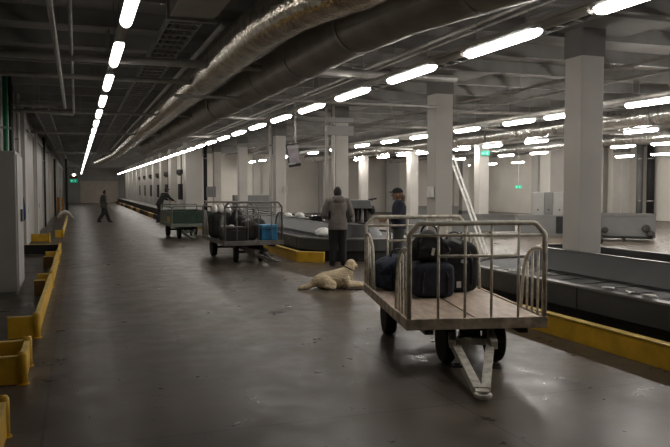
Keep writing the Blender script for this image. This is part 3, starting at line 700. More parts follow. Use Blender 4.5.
b = MB(); b.box((7.1, 25.08, 1.65), (.2, .02, .22)); t = b.build('small_notice', M['poster']); tag(t, 'small pale notice on the column above the blue box', 'notice')
b = MB(); b.bb(8.3, 10.4, 40, 40.5, .0, 1.3); t = b.build('dark_counter', M['machine_d'], bevel=.02); tag(t, 'dark counter in the hall seen through the second cart', 'counter')

# ================================================================= CARTS
def wheel(parent, x, y, r=.22, w=.13, rz=0, side=1):
    b = MB(); b.lathe([(r*.62, -w/2), (r*.93, -w/2), (r, -w*.32), (r, w*.32), (r*.93, w/2), (r*.62, w/2)], axis='X', n=28)
    o = b.build('wheel', M['tyre'], parent, smooth=False, loc=(x, y, r), rot=(0, 0, rz), bevel=.006)
    b = MB(); b.lathe([(0, -w*.42), (r*.2, -w*.42), (r*.25, -w*.25), (r*.62, -w*.2), (r*.62, w*.2), (r*.25, w*.25), (r*.2, w*.42), (0, w*.42)], axis='X', n=24)
    b.build('wheel_hub', M['hub'], o)
    return o
def cart(loc, rz, label, W=1.275, L=2.46, paint='cart', edge='cart_rust', deckm='deck', H=1.38, tow=(.39, -.95), towz=.07, wf=((.46, .42), (.95, .43)), wr=1.86, guards=True, rails=(1.0, .97), style='rail'):
    t = thing('luggage_cart', loc, rz, label, 'luggage cart', 'airport luggage carts')
    Z = .5; PM = M[paint]
    b = MB(); b.bb(0, W/2-.012, .0, L, Z-.03, Z); b.bb(W/2+.012, W, 0, L, Z-.03, Z); b.build('deck_board', M[deckm], t, bevel=.004)
    b = MB(); b.bb(-.02, W+.02, -.035, 0, Z-.09, Z+.012); b.bb(-.02, W+.02, L, L+.035, Z-.09, Z+.012)
    b.bb(-.03, 0, -.035, L+.035, Z-.09, Z+.012); b.bb(W, W+.03, -.035, L+.035, Z-.09, Z+.012); b.build('deck_frame', M[edge], t, bevel=.005)
    b = MB(); b.bb(.15, .23, 0, L, Z-.14, Z-.03); b.bb(W-.23, W-.15, 0, L, Z-.14, Z-.03)
    for k in range(5): b.bb(0, W, .1+k*(L-.2)/4-.03, .1+k*(L-.2)/4+.03, Z-.1, Z-.03)
    b.build('chassis', M['axle'], t)
    # end frames
    if style == 'rail':
        for (y, h, nm) in ((-.01, H, 'front_frame'), (L+.01, H-.04, 'rear_frame')):
            ch = .10
            pts = [(0.0, y, Z-.05), (0.0, y, h-ch-.012), (.012, y, h-ch+.008), (ch-.015, y, h-.008), (ch+.012, y, h), (W-ch-.012, y, h), (W-ch+.015, y, h-.008), (W-.012, y, h-ch+.008), (W, y, h-ch-.012), (W, y, Z-.05)]
            b = MB(); b.tube(pts, .024, 10); fr = b.build(nm, PM, t, smooth=True)
            b = MB(); b.tube([(.02, y, h-.11), (W-.02, y, h-.11)], .014, 8); b.tube([(.27, y, h-.30), (W-.25, y, h-.30)], .014, 8); b.build('cross_rail', PM, fr, smooth=True)
            for k, xx in enumerate((.27, .52, .77, W-.25)):
                b = MB(); b.tube([(xx, y, Z-.02), (xx, y, h-.01)], .013, 8); b.build('upright', PM, fr, smooth=True)
        if guards:
            for xx in (0.0, W):
                for (yy, s) in ((-.01, 1), (L+.01, -1)):
                    hz = 1.12; GL = .56
                    pts = [(xx, yy+s*.02, hz), (xx, yy+s*.08, hz+.02)]
                    pts += [(xx, yy+s*(.14+(GL-.18)*math.sin(R(a))), hz-.30*(1-math.cos(R(a)))+.02) for a in (8, 22, 36, 50, 64, 78, 90)]
                    pts += [(xx, yy+s*(GL-.01), .74), (xx, yy+s*(GL+.02), Z-.02)]
                    b = MB(); b.tube(pts, .018, 8); g = b.build('side_guard', PM, t, smooth=True)
                    for j, dy in enumerate((.15, .29, .42)):
                        b = MB(); b.tube([(xx, yy+s*dy, Z-.01), (xx, yy+s*dy, (1.13, 1.08, .98)[j])], .012, 6); b.build('guard_bar', PM, g, smooth=True)
    # wheels and axles
    for (x, y) in wf: wheel(t, x, y, w=.105, rz=math.atan2(wf[1][1]-wf[0][1], wf[1][0]-wf[0][0]))
    for x in (.17, W-.17): wheel(t, x, wr)
    b = MB(); b.tube([(.1, wr, .22), (W-.1, wr, .22)], .03, 8); b.bb(.2, .26, wr-.05, wr+.05, .22, Z-.1); b.bb(W-.26, W-.2, wr-.05, wr+.05, .22, Z-.1); b.build('rear_axle', M['axle'], t)
    (xa, ya), (xb, yb) = wf
    b = MB(); b.tube([(xa, ya, .22), (xb, yb, .22)], .03, 8); b.lathe([(.2, .34), (.2, .38), (.0, .38)], c=((xa+xb)/2, (ya+yb)/2, 0), n=20); b.bb((xa+xb)/2-.08, (xa+xb)/2+.08, (ya+yb)/2-.08, (ya+yb)/2+.08, .2, .36); b.build('turntable', M['axle'], t)
    # tow bar
    mx, my = (xa+xb)/2, (ya+yb)/2
    tx, ty = tow; d = Vector((tx-mx, ty-my, 0)).normalized(); nrm = Vector((-d.y, d.x, 0))
    base = Vector((mx, my, .26))+d*.12
    b = MB(); A = base-nrm*.19; Bp = base+nrm*.19; tip = Vector((tx, ty, towz))-d*.12
    b.bar(A+Vector((0, 0, 0)), tip-nrm*.03, .075, .07); b.bar(Bp, tip+nrm*.03, .075, .07)
    b.bar(base-nrm*.2+d*.16, base+nrm*.2+d*.16, .06, .06)
    TM = M['tow_w'] if paint == 'cart' else PM
    tb = b.build('tow_bar', TM, t, bevel=.004)
    b = MB(); b.bar(base-nrm*.19-d*.25+Vector((0, 0, .10)), base-nrm*.19+d*.32+Vector((0, 0, .0)), .06, .08); b.build('fork_arm', TM, t, bevel=.004); b = MB(); b.bar(base+nrm*.19-d*.25+Vector((0, 0, .10)), base+nrm*.19+d*.32+Vector((0, 0, .0)), .06, .08); b.build('fork_arm', TM, t, bevel=.004)
    b = MB(); e = Vector((tx, ty, towz)); b.bar(tip-d*.12, e-d*.02, .11, .05)
    b.tube([e+(d*math.cos(a)+nrm*math.sin(a))*.055 for a in [i*math.pi/8 for i in range(17)]], .02, 8); b.build('tow_eye', TM, tb)
    q = base+(tip-base)*.55
    for s in (-1, 1):
        p0 = q+nrm*s*.08; p1 = q+nrm*s*.2
        b = MB(); b.tube([p0, p1, p1+d*.09, p0+d*.09], .013, 6); b.build('foot_loop', M['axle'], tb)
    return t
K1 = cart((2.82, 5.89, 0), -.23, 'cream painted luggage cart in the foreground loaded with black bags')
K2 = cart((3.08, 15.87, 0), .02, 'grey luggage cart carrying the blue box, second from the camera', paint='cart_grey', edge='cart_grey', deckm='cart_grey', tow=(1.12, -.35), wf=((.36, .5), (.92, .42)), wr=2.15, W=1.32, L=2.6)
# green wagon
K3 = cart((2.93, 24.1, 0), .03, 'dark green sided wagon standing farthest back in the corridor', paint='cart_gpale', edge='cart_gpale', deckm='cart_gpale', tow=(.6, -.6), wf=((.3, .45), (.75, .45)), wr=2.1, W=1.3, L=2.6, style='box')
W_, L_ = 1.3, 2.6
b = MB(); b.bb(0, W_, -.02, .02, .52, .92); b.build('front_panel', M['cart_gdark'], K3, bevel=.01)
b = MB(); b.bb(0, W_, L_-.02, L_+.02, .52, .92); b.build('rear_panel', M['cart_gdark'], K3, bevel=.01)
b = MB(); b.bb(W_-.02, W_+.02, 0, L_, .52, .92); b.build('side_panel', M['cart_gpale'], K3, bevel=.01)
b = MB(); b.bb(-.02, .02, 0, L_, .52, .92); b.build('side_panel', M['cart_gpale'], K3, bevel=.01)
b = MB(); b.bb(-.03, -.02, .3, .9, .56, .74); b.build('yellow_plate', M['yellow'], K3)
for (xx, yy) in ((0, 0), (W_, 0), (0, L_), (W_, L_)): b = MB(); b.tube([(xx, yy, .5), (xx, yy, 1.08)], .025, 8); b.build('corner_post', M['cart_gpale'], K3)
b = MB(); b.tube([(0, 0, 1.06), (.1, 0, 1.1), (W_-.1, 0, 1.1), (W_, 0, 1.06)], .02, 8); b.tube([(0, L_, 1.1), (W_, L_, 1.1)], .02, 8); b.tube([(0, 0, 1.06), (0, L_, 1.06)], .02, 8); b.tube([(W_, 0, 1.06), (W_, L_, 1.06)], .02, 8); b.build('top_rail', M['cart_gpale'], K3, smooth=True)
for (xx, yy, s, lab, m) in ((.55, .5, (.2, .2, .42), 'pale brown parcel inside the green wagon', 'cart_rust'), (.85, .7, (.16, .2, .4), 'grey bag inside the green wagon', 'machine_d')):
    c, sn = math.cos(.03), math.sin(.03)
    crumple('wagon_bag', (2.93+xx*c-yy*sn, 24.1+xx*sn+yy*c, .5), (s[0], s[1], s[2]*.5), M[m], lab, 'bag', 9, .15)

# ================================================================= LUGGAGE
def place(cartloc, rz, x, y):
    c, s = math.cos(rz), math.sin(rz); return (cartloc[0]+x*c-y*s, cartloc[1]+x*s+y*c)
def soft_bag(name, loc, rz, size, m, label, cat='bag', seed=1, sag=.12, handles=True, zip_=True, tags=(), wheels=False, tilt=0):
    rr = random.Random(seed)
    t = thing(name, loc, rz, label, cat)
    b = MB(); r = bmesh.ops.create_cube(b.bm, size=1); bmesh.ops.subdivide_edges(b.bm, edges=b.bm.edges[:], cuts=5, use_grid_fill=True)
    for v in b.bm.verts:
        p = v.co*2; q = Vector((p.x, p.y, p.z))
        k = (abs(p.x)**9+abs(p.y)**9+abs(p.z)**9)**(1/9)
        q = q/k if k > 0 else q
        v.co = Vector((q.x*size[0]/2, q.y*size[1]/2, q.z*size[2]/2+size[2]/2))
        v.co += Vector((rr.uniform(-1, 1), rr.uniform(-1, 1), rr.uniform(-1, 1)*.6))*sag*.12
        if v.co.z > size[2]*.6: v.co.z += -sag*size[2]*(q.x*math.copysign(1, tilt) if tilt else abs(q.x))*1.2
        v.co.z = max(0.0, v.co.z)
    body = b.build('body', m, t, smooth=True, sub=1)
    if handles:
        b = MB(); zt = size[2]*(1-sag*.2); b.tube(arc((0, 0, zt-.02), .09, 0, 180, 10, (1, 0, 0), (0, 0, 1)), .012, 8); b.build('handle', M['black_gloss'], t, smooth=True)
        b = MB(); b.tube([(-size[0]*.3, -size[1]/2-.004, size[2]*.15), (-size[0]*.3, -size[1]/2-.012, size[2]*.6), (-size[0]*.22, -size[1]*.42, size[2]*.86)], .012, 6); b.build('strap', M['black_gloss'], t); b = MB(); b.tube([(size[0]*.3, -size[1]/2-.004, size[2]*.15), (size[0]*.3, -size[1]/2-.012, size[2]*.6), (size[0]*.22, -size[1]*.42, size[2]*.86)], .012, 6); b.build('strap', M['black_gloss'], t)
    for (x, z, w, h, rr_) in tags:
        b = MB(); b.box((x, -size[1]/2-.012, z), (w, .008, h), (0, rr_, 0)); b.build('luggage_tag', M['tag'], t)
    return t
def P1(x, y): return (*place((2.82, 5.89), -.23, x, y), .5)
soft_bag('duffel_bag', P1(.31, 2.05), R(0), (.52, .5, .42), M['bag_fleck'], 'blue flecked soft bag at the left rear of near cart', 'bag', 11, .2)
soft_bag('suitcase', P1(.56, 1.40), R(-14), (.46, .40, .40), M['bag_navy'], 'navy suitcase at the centre of the near cart', 'suitcase', 12, .05)
soft_bag('travel_bag', (P1(.54, 1.42)[0], P1(.54, 1.42)[1], .89), R(-20), (.42, .34, .36), M['bag_black'], 'black travel bag resting on top of the navy suitcase', 'bag', 13, .35, tags=((.02, .12, .03, .08, .2),))
soft_bag('suitcase', P1(.93, 1.80), R(-14), (.5, .42, .63), M['bag_black'], 'upright black suitcase with white tags at right of near cart', 'suitcase', 14, .1, tags=((.06, .36, .07, .04, .3), (.0, .1, .05, .07, 0), (-.03, .60, .12, .035, .4)))
soft_bag('backpack', P1(.68, 2.25), R(-14), (.3, .26, .5), M['brownbag'], 'dark brown backpack behind the navy suitcase', 'backpack', 15, .25)
def P2(x, y): return (*place((3.08, 15.87), .02, x, y), .5)
def hardbox(name, loc, rz, size, m, lidm, label, cat):
    t = thing(name, loc, rz, label, cat)
    b = MB(); b.box((0, 0, size[2]*.4), (size[0], size[1], size[2]*.8)); b.build('body', m, t, bevel=.02)
    b = MB(); b.box((0, 0, size[2]*.9), (size[0]*1.03, size[1]*1.03, size[2]*.2)); b.build('lid', lidm, t, bevel=.02)
    b = MB(); b.tube([(-.09, -size[1]/2, size[2]*.72), (-.08, -size[1]/2-.03, size[2]*.72), (.08, -size[1]/2-.03, size[2]*.72), (.09, -size[1]/2, size[2]*.72)], .01, 6); b.build('handle', M['black_gloss'], t)
    return t
hardbox('blue_box', P2(1.06, .32), R(4), (.38, .36, .36), M['blue'], M['blue_l'], 'bright blue lidded box at the right end of second cart', 'box')
hardbox('black_case', P2(.28, .42), R(2), (.50, .4, .32), M['black'], M['brownbag'], 'low black case at the left of the second cart', 'case')
soft_bag('suitcase', P2(.68, .6), R(5), (.34, .35, .46), M['brownbag'], 'dark brown suitcase beside the blue box', 'suitcase', 21, .05)
soft_bag('backpack', P2(.55, 1.2), R(5), (.34, .35, .72), M['bag_black'], 'tall black backpack standing mid second cart', 'backpack', 22, .3)
soft_bag('travel_bag', P2(.2, 1.5), R(5), (.5, .5, .66), M['bag_black'], 'black travel bag under white wraps on the second cart', 'bag', 23, .1, handles=False)
for i, (x, y, z, lab) in enumerate(((.03, 1.3, 1.12, 'left white wrapped bundle on top of the second cart pile'), (.19, 1.3, 1.12, 'middle white wrapped bundle on top of the second cart pile'), (.36, 1.32, 1.10, 'right white wrapped bundle on top of the second cart pile'))):
    q = P2(x, y); crumple('white_bundle', (q[0], q[1], z), (.075, .09, .1), M['white'], lab, 'bundle', 30+i, .3, 'white bundles on the second cart')
for i, (x, y, lab) in enumerate(((.06, .35, 'small white packet on the black case at left'), (.22, .33, 'small white packet at the middle of black case'))):
    q = P2(x, y); crumple('white_packet', (q[0], q[1], .82), (.07, .05, .025), M['white'], lab, 'packet', 40+i, .3, 'white packets on the black case')
soft_bag('travel_bag', P2(1.0, 1.0), R(5), (.36, .3, .52), M['brownbag'], 'purple grey bag behind the blue box', 'bag', 24, .15)

# ================================================================= PEOPLE
def skin_mesh(verts, edges, radii, root=0, sub=2):
    me = bpy.data.meshes.new('tmp'); me.from_pydata([Vector(v) for v in verts], edges, []); o = bpy.data.objects.new('tmp', me); COL.objects.link(o)
    o.modifiers.new('s', 'SKIN')
    for i, r in enumerate(radii):
        sv = me.skin_vertices[0].data[i]; sv.radius = r if isinstance(r, tuple) else (r, r); sv.use_root = (i == root)
    s = o.modifiers.new('u', 'SUBSURF'); s.levels = sub; s.render_levels = sub
    dg = bpy.context.evaluated_depsgraph_get(); dg.update()
    ev = o.evaluated_get(dg); m2 = bpy.data.meshes.new_from_object(ev)
    bpy.data.objects.remove(o); bpy.data.meshes.remove(me)
    return m2
def fused(b, vox=.014, smooth=4):
    me = bpy.data.meshes.new('tmp'); bmesh.ops.recalc_face_normals(b.bm, faces=b.bm.faces); b.bm.to_mesh(me); b.bm.free()
    o = bpy.data.objects.new('tmp', me); COL.objects.link(o)
    r = o.modifiers.new('r', 'REMESH'); r.mode = 'VOXEL'; r.voxel_size = vox
    q = o.modifiers.new('q', 'SMOOTH'); q.iterations = smooth; q.factor = .6
    dg = bpy.context.evaluated_depsgraph_get(); dg.update()
    m2 = bpy.data.meshes.new_from_object(o.evaluated_get(dg))
    bpy.data.objects.remove(o); bpy.data.meshes.remove(me)
    return m2
def ering(b, stations, n=24):   # loft of elliptical rings: (centre, rx, ry)
    rings = [[b.bm.verts.new(Vector(c)+Vector((rx*math.cos(2*math.pi*k/n), ry*math.sin(2*math.pi*k/n), 0))) for k in range(n)] for (c, rx, ry) in stations]
    for i in range(len(rings)-1):
        for k in range(n): b.bm.faces.new((rings[i][k], rings[i][(k+1) % n], rings[i+1][(k+1) % n], rings[i+1][k]))
    b.bm.faces.new(list(reversed(rings[0]))); b.bm.faces.new(rings[-1])
def add_part(me, name, m, parent):
    me.name = name; me.materials.clear(); me.materials.append(m)
    for p in me.polygons: p.use_smooth = True
    o = bpy.data.objects.new(name, me); COL.objects.link(o); o.parent = parent; return o
class Sk:
    def __init__(s): s.v = []; s.e = []; s.r = []
    def add(s, p, r, prev=None):
        s.v.append(tuple(p)); s.r.append(r); i = len(s.v)-1
        if prev is not None: s.e.append((prev, i))
        return i
    def chain(s, pts, rs, prev=None):
        for p, r in zip(pts, rs): prev = s.add(p, r, prev)
        return prev
def person(loc, rz, label, J, scale=1.0, top='jacket_g', bottom='vest', hair='hair_d', cap=None, ponytail=False, hood=False, bands=False, head_yaw=0, build_=1.0, sidepanel=False, hem=.80):
    t = thing('person', loc, rz, label, 'person'); t.scale = (scale,)*3
    d = dict(pel=(0, 0, .96), sp=(0, 0, 1.12), ch=(0, .0, 1.33), nk=(0, -.0, 1.47), hd=(0, .015, 1.62),
             shL=(-.17, 0, 1.42), elL=(-.23, -.02, 1.14), wrL=(-.25, .04, .90), shR=(.17, 0, 1.42), elR=(.23, -.02, 1.14), wrR=(.25, .04, .90),
             hiL=(-.09, 0, .90), knL=(-.10, .02, .50), anL=(-.10, -.01, .09), hiR=(.09, 0, .90), knR=(.10, .02, .50), anR=(.10, -.01, .09), toeL=None, toeR=None)
    d.update(J); V = {k: Vector(v) for k, v in d.items() if v is not None}
    s = Sk(); k = build_
    p = s.add(V['pel'], (.10*k, .08*k)); a = s.add(V['sp'], (.09*k, .07*k), p); c = s.add(V['ch'], (.09*k, .06*k), a); n = s.add(V['nk'], .058, c); s.add(V['nk'].lerp(V['hd'], .45), .05, n)
    for S in 'LR':
        sh = s.add(V['sh'+S], .05, c); el = s.add(V['el'+S], .043, sh); wr = s.add(V['wr'+S], .028, el)
        dirv = (V['wr'+S]-V['el'+S]).normalized(); inw = Vector((1 if S == 'L' else -1, 0, 0)); side = dirv.cross(inw).normalized() if abs(dirv.dot(inw)) < .9 else Vector((0, 0, 1))
        side = (inw-dirv*inw.dot(dirv)); side = side.normalized() if side.length > .2 else Vector((0, 0, 1))
        side = dirv.cross(side)  # spread direction across the palm
        curl = dirv.cross(side)
        pm = s.add(V['wr'+S]+dirv*.055, (.032, .02), wr)
        for f, (off, ln) in enumerate(((-.028, .065), (-.01, .08), (.01, .075), (.028, .055))):
            q = V['wr'+S]+dirv*.085+side*off; f1 = s.add(q, .010, pm); f2 = s.add(q+dirv*ln*.5+curl*.008, .009, f1); s.add(q+dirv*ln*.9+curl*.03, .007, f2)
        q = V['wr'+S]+dirv*.035+side*.035; f1 = s.add(q, .012, pm); s.add(q+dirv*.04+side*.025, .009, f1)
        hi = s.add(V['hi'+S], .08*k, p); kn = s.add(V['kn'+S], .06, hi); an = s.add(V['an'+S], .04, kn)
    me = skin_mesh(s.v, s.e, s.r, 0, 2)
    # head with face
    bm = bmesh.new(); bm.from_mesh(me); hb = MB(); hb.bm.free(); hb.bm = bm
    H = V['hd']; Rz = Matrix.Rotation(head_yaw, 4, 'Z')
    def hp(x, y, z): return H+(Rz @ Vector((x, y, z)))
    vs = hb.ell(H, (.078, .098, .118), seg=24, rings=18)
    for v in vs:
        q = v.co-H
        if q.z < -.02: q.x *= 1+.22*q.z/.118; q.y = q.y*(1+.12*q.z/.118)+.008
        v.co = H+(Rz @ q)
    hb.ell(hp(0, .103, -.015), (.014, .02, .03), seg=10, rings=8); hb.ell(hp(0, .09, -.06), (.026, .012, .008), seg=10, rings=6); hb.ell(hp(0, .075, -.095), (.03, .025, .02), seg=10, rings=8)
    for sx in (-1, 1): hb.ell(hp(sx*.08, 0, -.01), (.012, .02, .032), seg=10, rings=8)
    bm.to_mesh(me); bm.free()
    add_part(me, 'body', M['skin'], t)
    b = MB()
    for sx in (-1, 1): b.ell(hp(sx*.03, .088, .01), (.012, .01, .008), seg=8, rings=6)
    b.build('eyes', M['black_gloss'], t, smooth=True)
    # hair
    b = MB(); vs = b.ell(H+Vector((0, 0, .0)), (.086, .104, .124), seg=24, rings=16); dl = []
    for v in vs:
        q = v.co-H
        if (q.y > .035 and q.z < .055) or q.z < (-.07 if not ponytail else -.1): dl.append(v)
        else: v.co = H+(Rz @ (q*random.uniform(.99, 1.03)+Vector((0, -.006, .006))))
    bmesh.ops.delete(b.bm, geom=dl, context='VERTS')
    o = b.build('hair', M[hair], t, smooth=True); sol = o.modifiers.new('so', 'SOLIDIFY'); sol.thickness = .012
    if ponytail:
        b = MB(); b.tube([hp(0, -.085, .0), hp(0, -.12, -.05), hp(0, -.11, -.13), hp(0, -.085, -.20)], [.03, .04, .04, .015], 10); b.build('ponytail', M[hair], o, smooth=True)
    if cap:
        b = MB(); vs = b.ell(H+Vector((0, 0, .035)), (.096, .115, .10), seg=20, rings=12); dl = []
        for v in vs:
            q = v.co-H
            if q.z < .03: dl.append(v)
            else: v.co = H+(Rz @ q)
        bmesh.ops.delete(b.bm, geom=dl, context='VERTS')
        o = b.build('cap', M[cap], t, smooth=True); o.modifiers.new('so', 'SOLIDIFY').thickness = .012
        b = MB(); vs = b.ell((0, 0, 0), (.07, .07, .012), seg=14, rings=6)
        for v in vs: v.co = hp(v.co.x, v.co.y+.11, v.co.z+.045)
        b.build('cap_brim', M[cap], o, smooth=True)
    # jacket
    hemv = V['pel']+(V['pel']-V['sp']).normalized()*(V['pel'].z-hem)
    shm = (V['shL']+V['shR'])/2
    b = MB(); ering(b, [(hemv, .185*k, .145*k), (V['pel'], .18*k, .14*k), (V['sp'], .165*k, .125*k), (V['sp'].lerp(V['ch'], .6), .175*k, .13*k), (V['ch'], .19*k, .135*k), (shm+Vector((0, 0, -.01)), .17*k, .115*k), (shm+Vector((0, 0, .045)), .10*k, .085*k), (V['nk']+Vector((0, 0, .02)), .07, .068)])
    for S in 'LR':
        sh = V['sh'+S]*1.0; sh = Vector((sh.x*1.02*k, sh.y, sh.z-.02)); el = V['el'+S]; wr = V['wr'+S]
        b.tube([shm.lerp(sh, .4), sh, sh.lerp(el, .5), el, el.lerp(wr, .5), el.lerp(wr, .94)], [.07*k, .082*k, .07*k, .062*k, .056*k, .046], 16)
    J_ = add_part(fused(b), 'jacket', M[top], t)
    if hood:
        b = MB(); vs = b.ell(V['nk']+Vector((0, -.10, -.03)), (.13, .07, .10), rot=(R(20), 0, 0), seg=18, rings=12)
        b.tube([V['nk']+Vector((.10*math.cos(a), .09*math.sin(a)-.01, .02+.02*math.sin(-a))) for a in [i*2*math.pi/16 for i in range(17)]], .028, 8)
        b.build('hood', M[top], J_, smooth=True)
    if sidepanel:
        for sx in (-1, 1):
            b = MB(); b.ell((V['sp'].x+sx*.150*k, V['sp'].y-.0, V['sp'].z+.0), (.032, .085, .17), seg=14, rings=10)
            b.build('side_panel', M['vest'], J_, smooth=True)
    # trousers
    b = MB(); ering(b, [(V['pel']+Vector((0, 0, -.10)), .13*k, .11*k), (V['pel']+Vector((0, 0, .0)), .155*k, .118*k), (V['pel']+Vector((0, 0, .10)), .14*k, .105*k)])
    for S in 'LR':
        hi, kn, an = V['hi'+S], V['kn'+S], V['an'+S]
        b.tube([hi+Vector((0, 0, .06)), hi, hi.lerp(kn, .5), kn, kn.lerp(an, .5), kn.lerp(an, .97)], [.08*k, .105*k, .098*k, .078*k, .072*k, .066*k], 18)
    T_ = add_part(fused(b, .013, 3), 'trousers', M[bottom], t)
    for S in 'LR':
        f = (V['kn'+S]-V['an'+S]); toe = V.get('toe'+S) or (V['an'+S]+Vector((.02 if S == 'R' else -.02, .15, -.05)))
        an = V['an'+S]; dd = (toe-an); b = MB()
        b.tube([an+Vector((0, -.05, -.045)), an+Vector((0, 0, -.03)), an+dd*.45+Vector((0, 0, -.005)), an+dd*.9, an+dd*1.15], [.03, .048, .046, .04, .02], 12)
        b.tube([an+Vector((0, 0, .06)), an+Vector((0, 0, -.03))], .048, 12)
        b.build('shoe', M['vest'], t, smooth=True)
        if bands:
            q = V['kn'+S].lerp(V['an'+S], .72); ax = (V['an'+S]-V['kn'+S]).normalized()
            b = MB(); b.tube([q-ax*.02, q+ax*.03], .082, 14); b.build('reflective_band', M['band'], T_)
    return t
# man in grey jacket, back to us
person((5.29, 14.6, 0), R(-8), 'person seen from behind in a grey hooded jacket and black trousers', dict(elL=(-.30, .04, 1.13), wrL=(-.18, .26, 1.06), elR=(.31, .05, 1.13), wrR=(.22, .28, 1.02), anL=(-.11, -.01, .09), anR=(.12, .0, .09), hd=(0, .03, 1.60)), 1.0, hood=True, sidepanel=True, build_=1.16, hem=.80)
# woman
person((5.99, 12.98, 0), R(70), 'person in navy jacket and dark cap standing behind the near cart', dict(elR=(.23, .0, 1.12), wrR=(.20, .24, 1.08), elL=(-.22, .06, 1.13), wrL=(-.12, .26, 1.10), knL=(-.09, .04, .5), hd=(0, .03, 1.60)), .985, top='navy', bottom='olive', hair='hair_b', cap='vest', ponytail=True, build_=1.08, hem=.9)
b = MB(); b.tube([(5.72, 12.78, 0), (5.74, 12.85, 1.2)], .014, 8); t = b.build('thin_pole', M['axle'], smooth=True); tag(t, 'thin dark pole held by the person in navy jacket', 'pole')
b = MB(); b.lathe([(.02, 0), (.02, .04), (.013, .05)], c=(5.72, 12.78, 0), n=10); b.build('pole_tip', M['black'], t)
# walking worker far off
person((1.22, 36.7, 0), R(-75), 'person walking across the far corridor in dark work clothes', dict(hiL=(-.09, .0, .90), knL=(-.1, .16, .50), anL=(-.1, .30, .10), hiR=(.09, 0, .9), knR=(.1, -.08, .5), anR=(.1, -.34, .12), elL=(-.22, -.08, 1.14), wrL=(-.24, -.02, .9), elR=(.22, .02, 1.14), wrR=(.24, .14, .93), hd=(0, .06, 1.59)), .93, top='worker', bottom='vest', bands=True, build_=1.25)
# leaning worker
person((3.82, 35.6, 0), R(-60), 'person in black leaning forward beside the green wagon', dict(pel=(0, -.08, .93), sp=(0, .0, 1.08), ch=(0, .14, 1.25), nk=(0, .24, 1.36), hd=(0, .32, 1.48), shL=(-.17, .18, 1.33), shR=(.17, .18, 1.33), elL=(-.22, .34, 1.12), wrL=(-.2, .56, 1.05), elR=(.22, .34, 1.12), wrR=(.2, .56, 1.02), hiL=(-.09, -.08, .88), hiR=(.09, -.08, .88), knL=(-.1, .05, .48), knR=(.1, -.12, .48), anR=(.1, -.3, .11)), 1.06, top='vest', bottom='vest', hair='hair_d', cap='vest')

# ================================================================= DOG
t = thing('dog', (3.50, 11.55, 0), R(-7), 'cream long haired dog lying on the floor beside the near cart', 'dog')
b = MB()
b.tube([(.22, 0, .10), (.30, 0, .12), (.42, 0, .14), (.55, 0, .155), (.68, 0, .175), (.77, 0, .215), (.83, 0, .275), (.865, 0, .335), (.88, 0, .38)], [.06, .105, .135, .14, .15, .14, .115, .09, .075], 24)
b.ell((.72, 0, .13), (.15, .15, .125)); b.ell((.40, 0, .11), (.15, .16, .105))
b.tube([(.26, .0, .10), (.18, 0, .06), (.08, -.03, .04), (.0, -.05, .028), (-.04, -.05, .02)], [.06, .05, .042, .03, .012], 14)
b.ell((.893, .012, .405), (.082, .078, .078)); b.ell((.905, .03, .43), (.06, .062, .055))
b.tube([(.90, .03, .395), (.955, .065, .375), (1.0, .09, .355), (1.02, .10, .35)], [.062, .048, .038, .022], 16)
for sy, dx in ((-1, 0), (1, .03)):
    b.tube([(.76, sy*.09, .17), (.81+dx, sy*.125, .085), (.84+dx, sy*.125, .055)], [.085, .06, .05], 14)
    b.tube([(.80+dx, sy*.125, .06), (.95+dx, sy*.10, .05), (1.06+dx, sy*.09, .042)], [.052, .04, .036], 14)
    b.ell((1.105+dx, sy*.088, .036), (.055, .04, .032))
    b.ell((.42, sy*.13, .12), (.13, .075, .105), rot=(0, R(15), 0)); b.ell((.53, sy*.17, .075), (.075, .05, .065))
    b.tube([(.53, sy*.18, .06), (.42, sy*.20, .045), (.50, sy*.21, .035), (.57, sy*.215, .03)], [.045, .035, .034, .03], 12)
me = fused(b, .011, 3)
rr = random.Random(5)
for v in me.vertices:
    v.co += v.normal*rr.uniform(-.003, .005)
    v.co.z = max(.003, v.co.z)
add_part(me, 'body', M['fur'], t)
for sy in (-1, 1):
    b = MB(); b.ell((0, 0, 0), (.034, .014, .056), seg=14, rings=10)
    for v in b.bm.verts: v.co.x += .012*(v.co.z/.056); 
    o = b.build('ear', M['fur'], t, smooth=True, loc=(.885-sy*.028, .012+sy*.078, .392), rot=(sy*R(14), 0, R(28)))
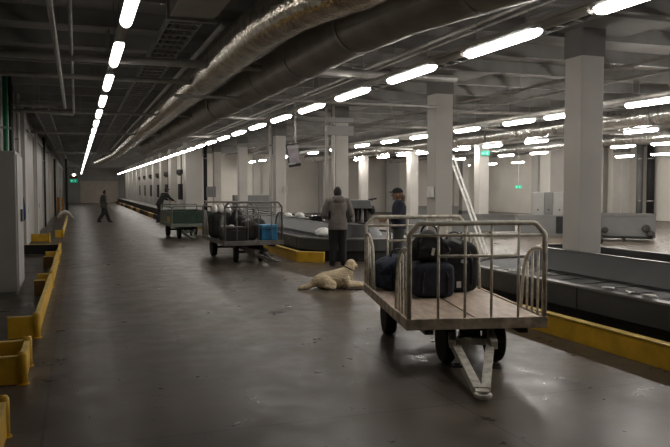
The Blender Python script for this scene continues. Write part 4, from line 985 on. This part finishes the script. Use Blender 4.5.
b = MB(); b.ell((1.03, .107, .362), (.016, .018, .014), seg=10, rings=6); b.build('nose', M['nose'], t, smooth=True)
for (ex, ey) in ((.968, .035), (.938, .098)):
    b = MB(); b.ell((ex, ey, .425), (.009, .009, .009), seg=8, rings=6); b.build('eye', M['nose'], t, smooth=True)
b = MB(); ax = Vector((.45, 0, .9)).normalized(); u_ = Vector((0, 1, 0)); w_ = ax.cross(u_)
b.tube([Vector((.862, 0, .325))+u_*.098*math.cos(a)+w_*.098*math.sin(a) for a in [i*2*math.pi/24 for i in range(25)]], .010, 8); b.build('collar', M['leather'], t, smooth=True)
# fur tufts along belly, tail and haunch
b = MB()
for k in range(260):
    u = rr.random()
    if u < .30: p = Vector((rr.uniform(.0, .3), rr.uniform(-.05, .03), rr.uniform(.02, .09))); dv = Vector((-.03, rr.uniform(-.015, .015), -.015)); p.z = .02+p.x*.25
    elif u < .7: p = Vector((rr.uniform(.55, .9), -.135+rr.uniform(-.02, .02), rr.uniform(.05, .17))); dv = Vector((-.035, -.012, -.035))
    else: p = Vector((rr.uniform(.8, .93), rr.uniform(-.09, .0)-.03, rr.uniform(.16, .30))); dv = Vector((-.01, -.018, -.045))
    q = p+dv; q.z = max(.004, q.z)
    n_ = Vector((.008, 0, .008)); a1 = b.bm.verts.new(p-n_); a2 = b.bm.verts.new(p+n_); a3 = b.bm.verts.new(q); a4 = b.bm.verts.new(p+Vector((0, .008, 0)))
    b.bm.faces.new((a1, a2, a3)); b.bm.faces.new((a2, a4, a3)); b.bm.faces.new((a4, a1, a3))
b.build('fur_tufts', M['fur_l'], t, kind='stuff')
b = MB(); b.tube([(4.18, 11.22, .012), (4.3, 11.15, .012), (4.45, 11.2, .012), (4.62, 11.28, .012), (4.5, 11.12, .012), (4.32, 11.08, .012)], .014, 6)
b.box((4.24, 11.19, .015), (.16, .05, .03), (0, 0, R(-20))); t = b.build('dog_leash', M['leather'], smooth=True); tag(t, 'dark leash coiled on the floor in front of dog', 'leash')
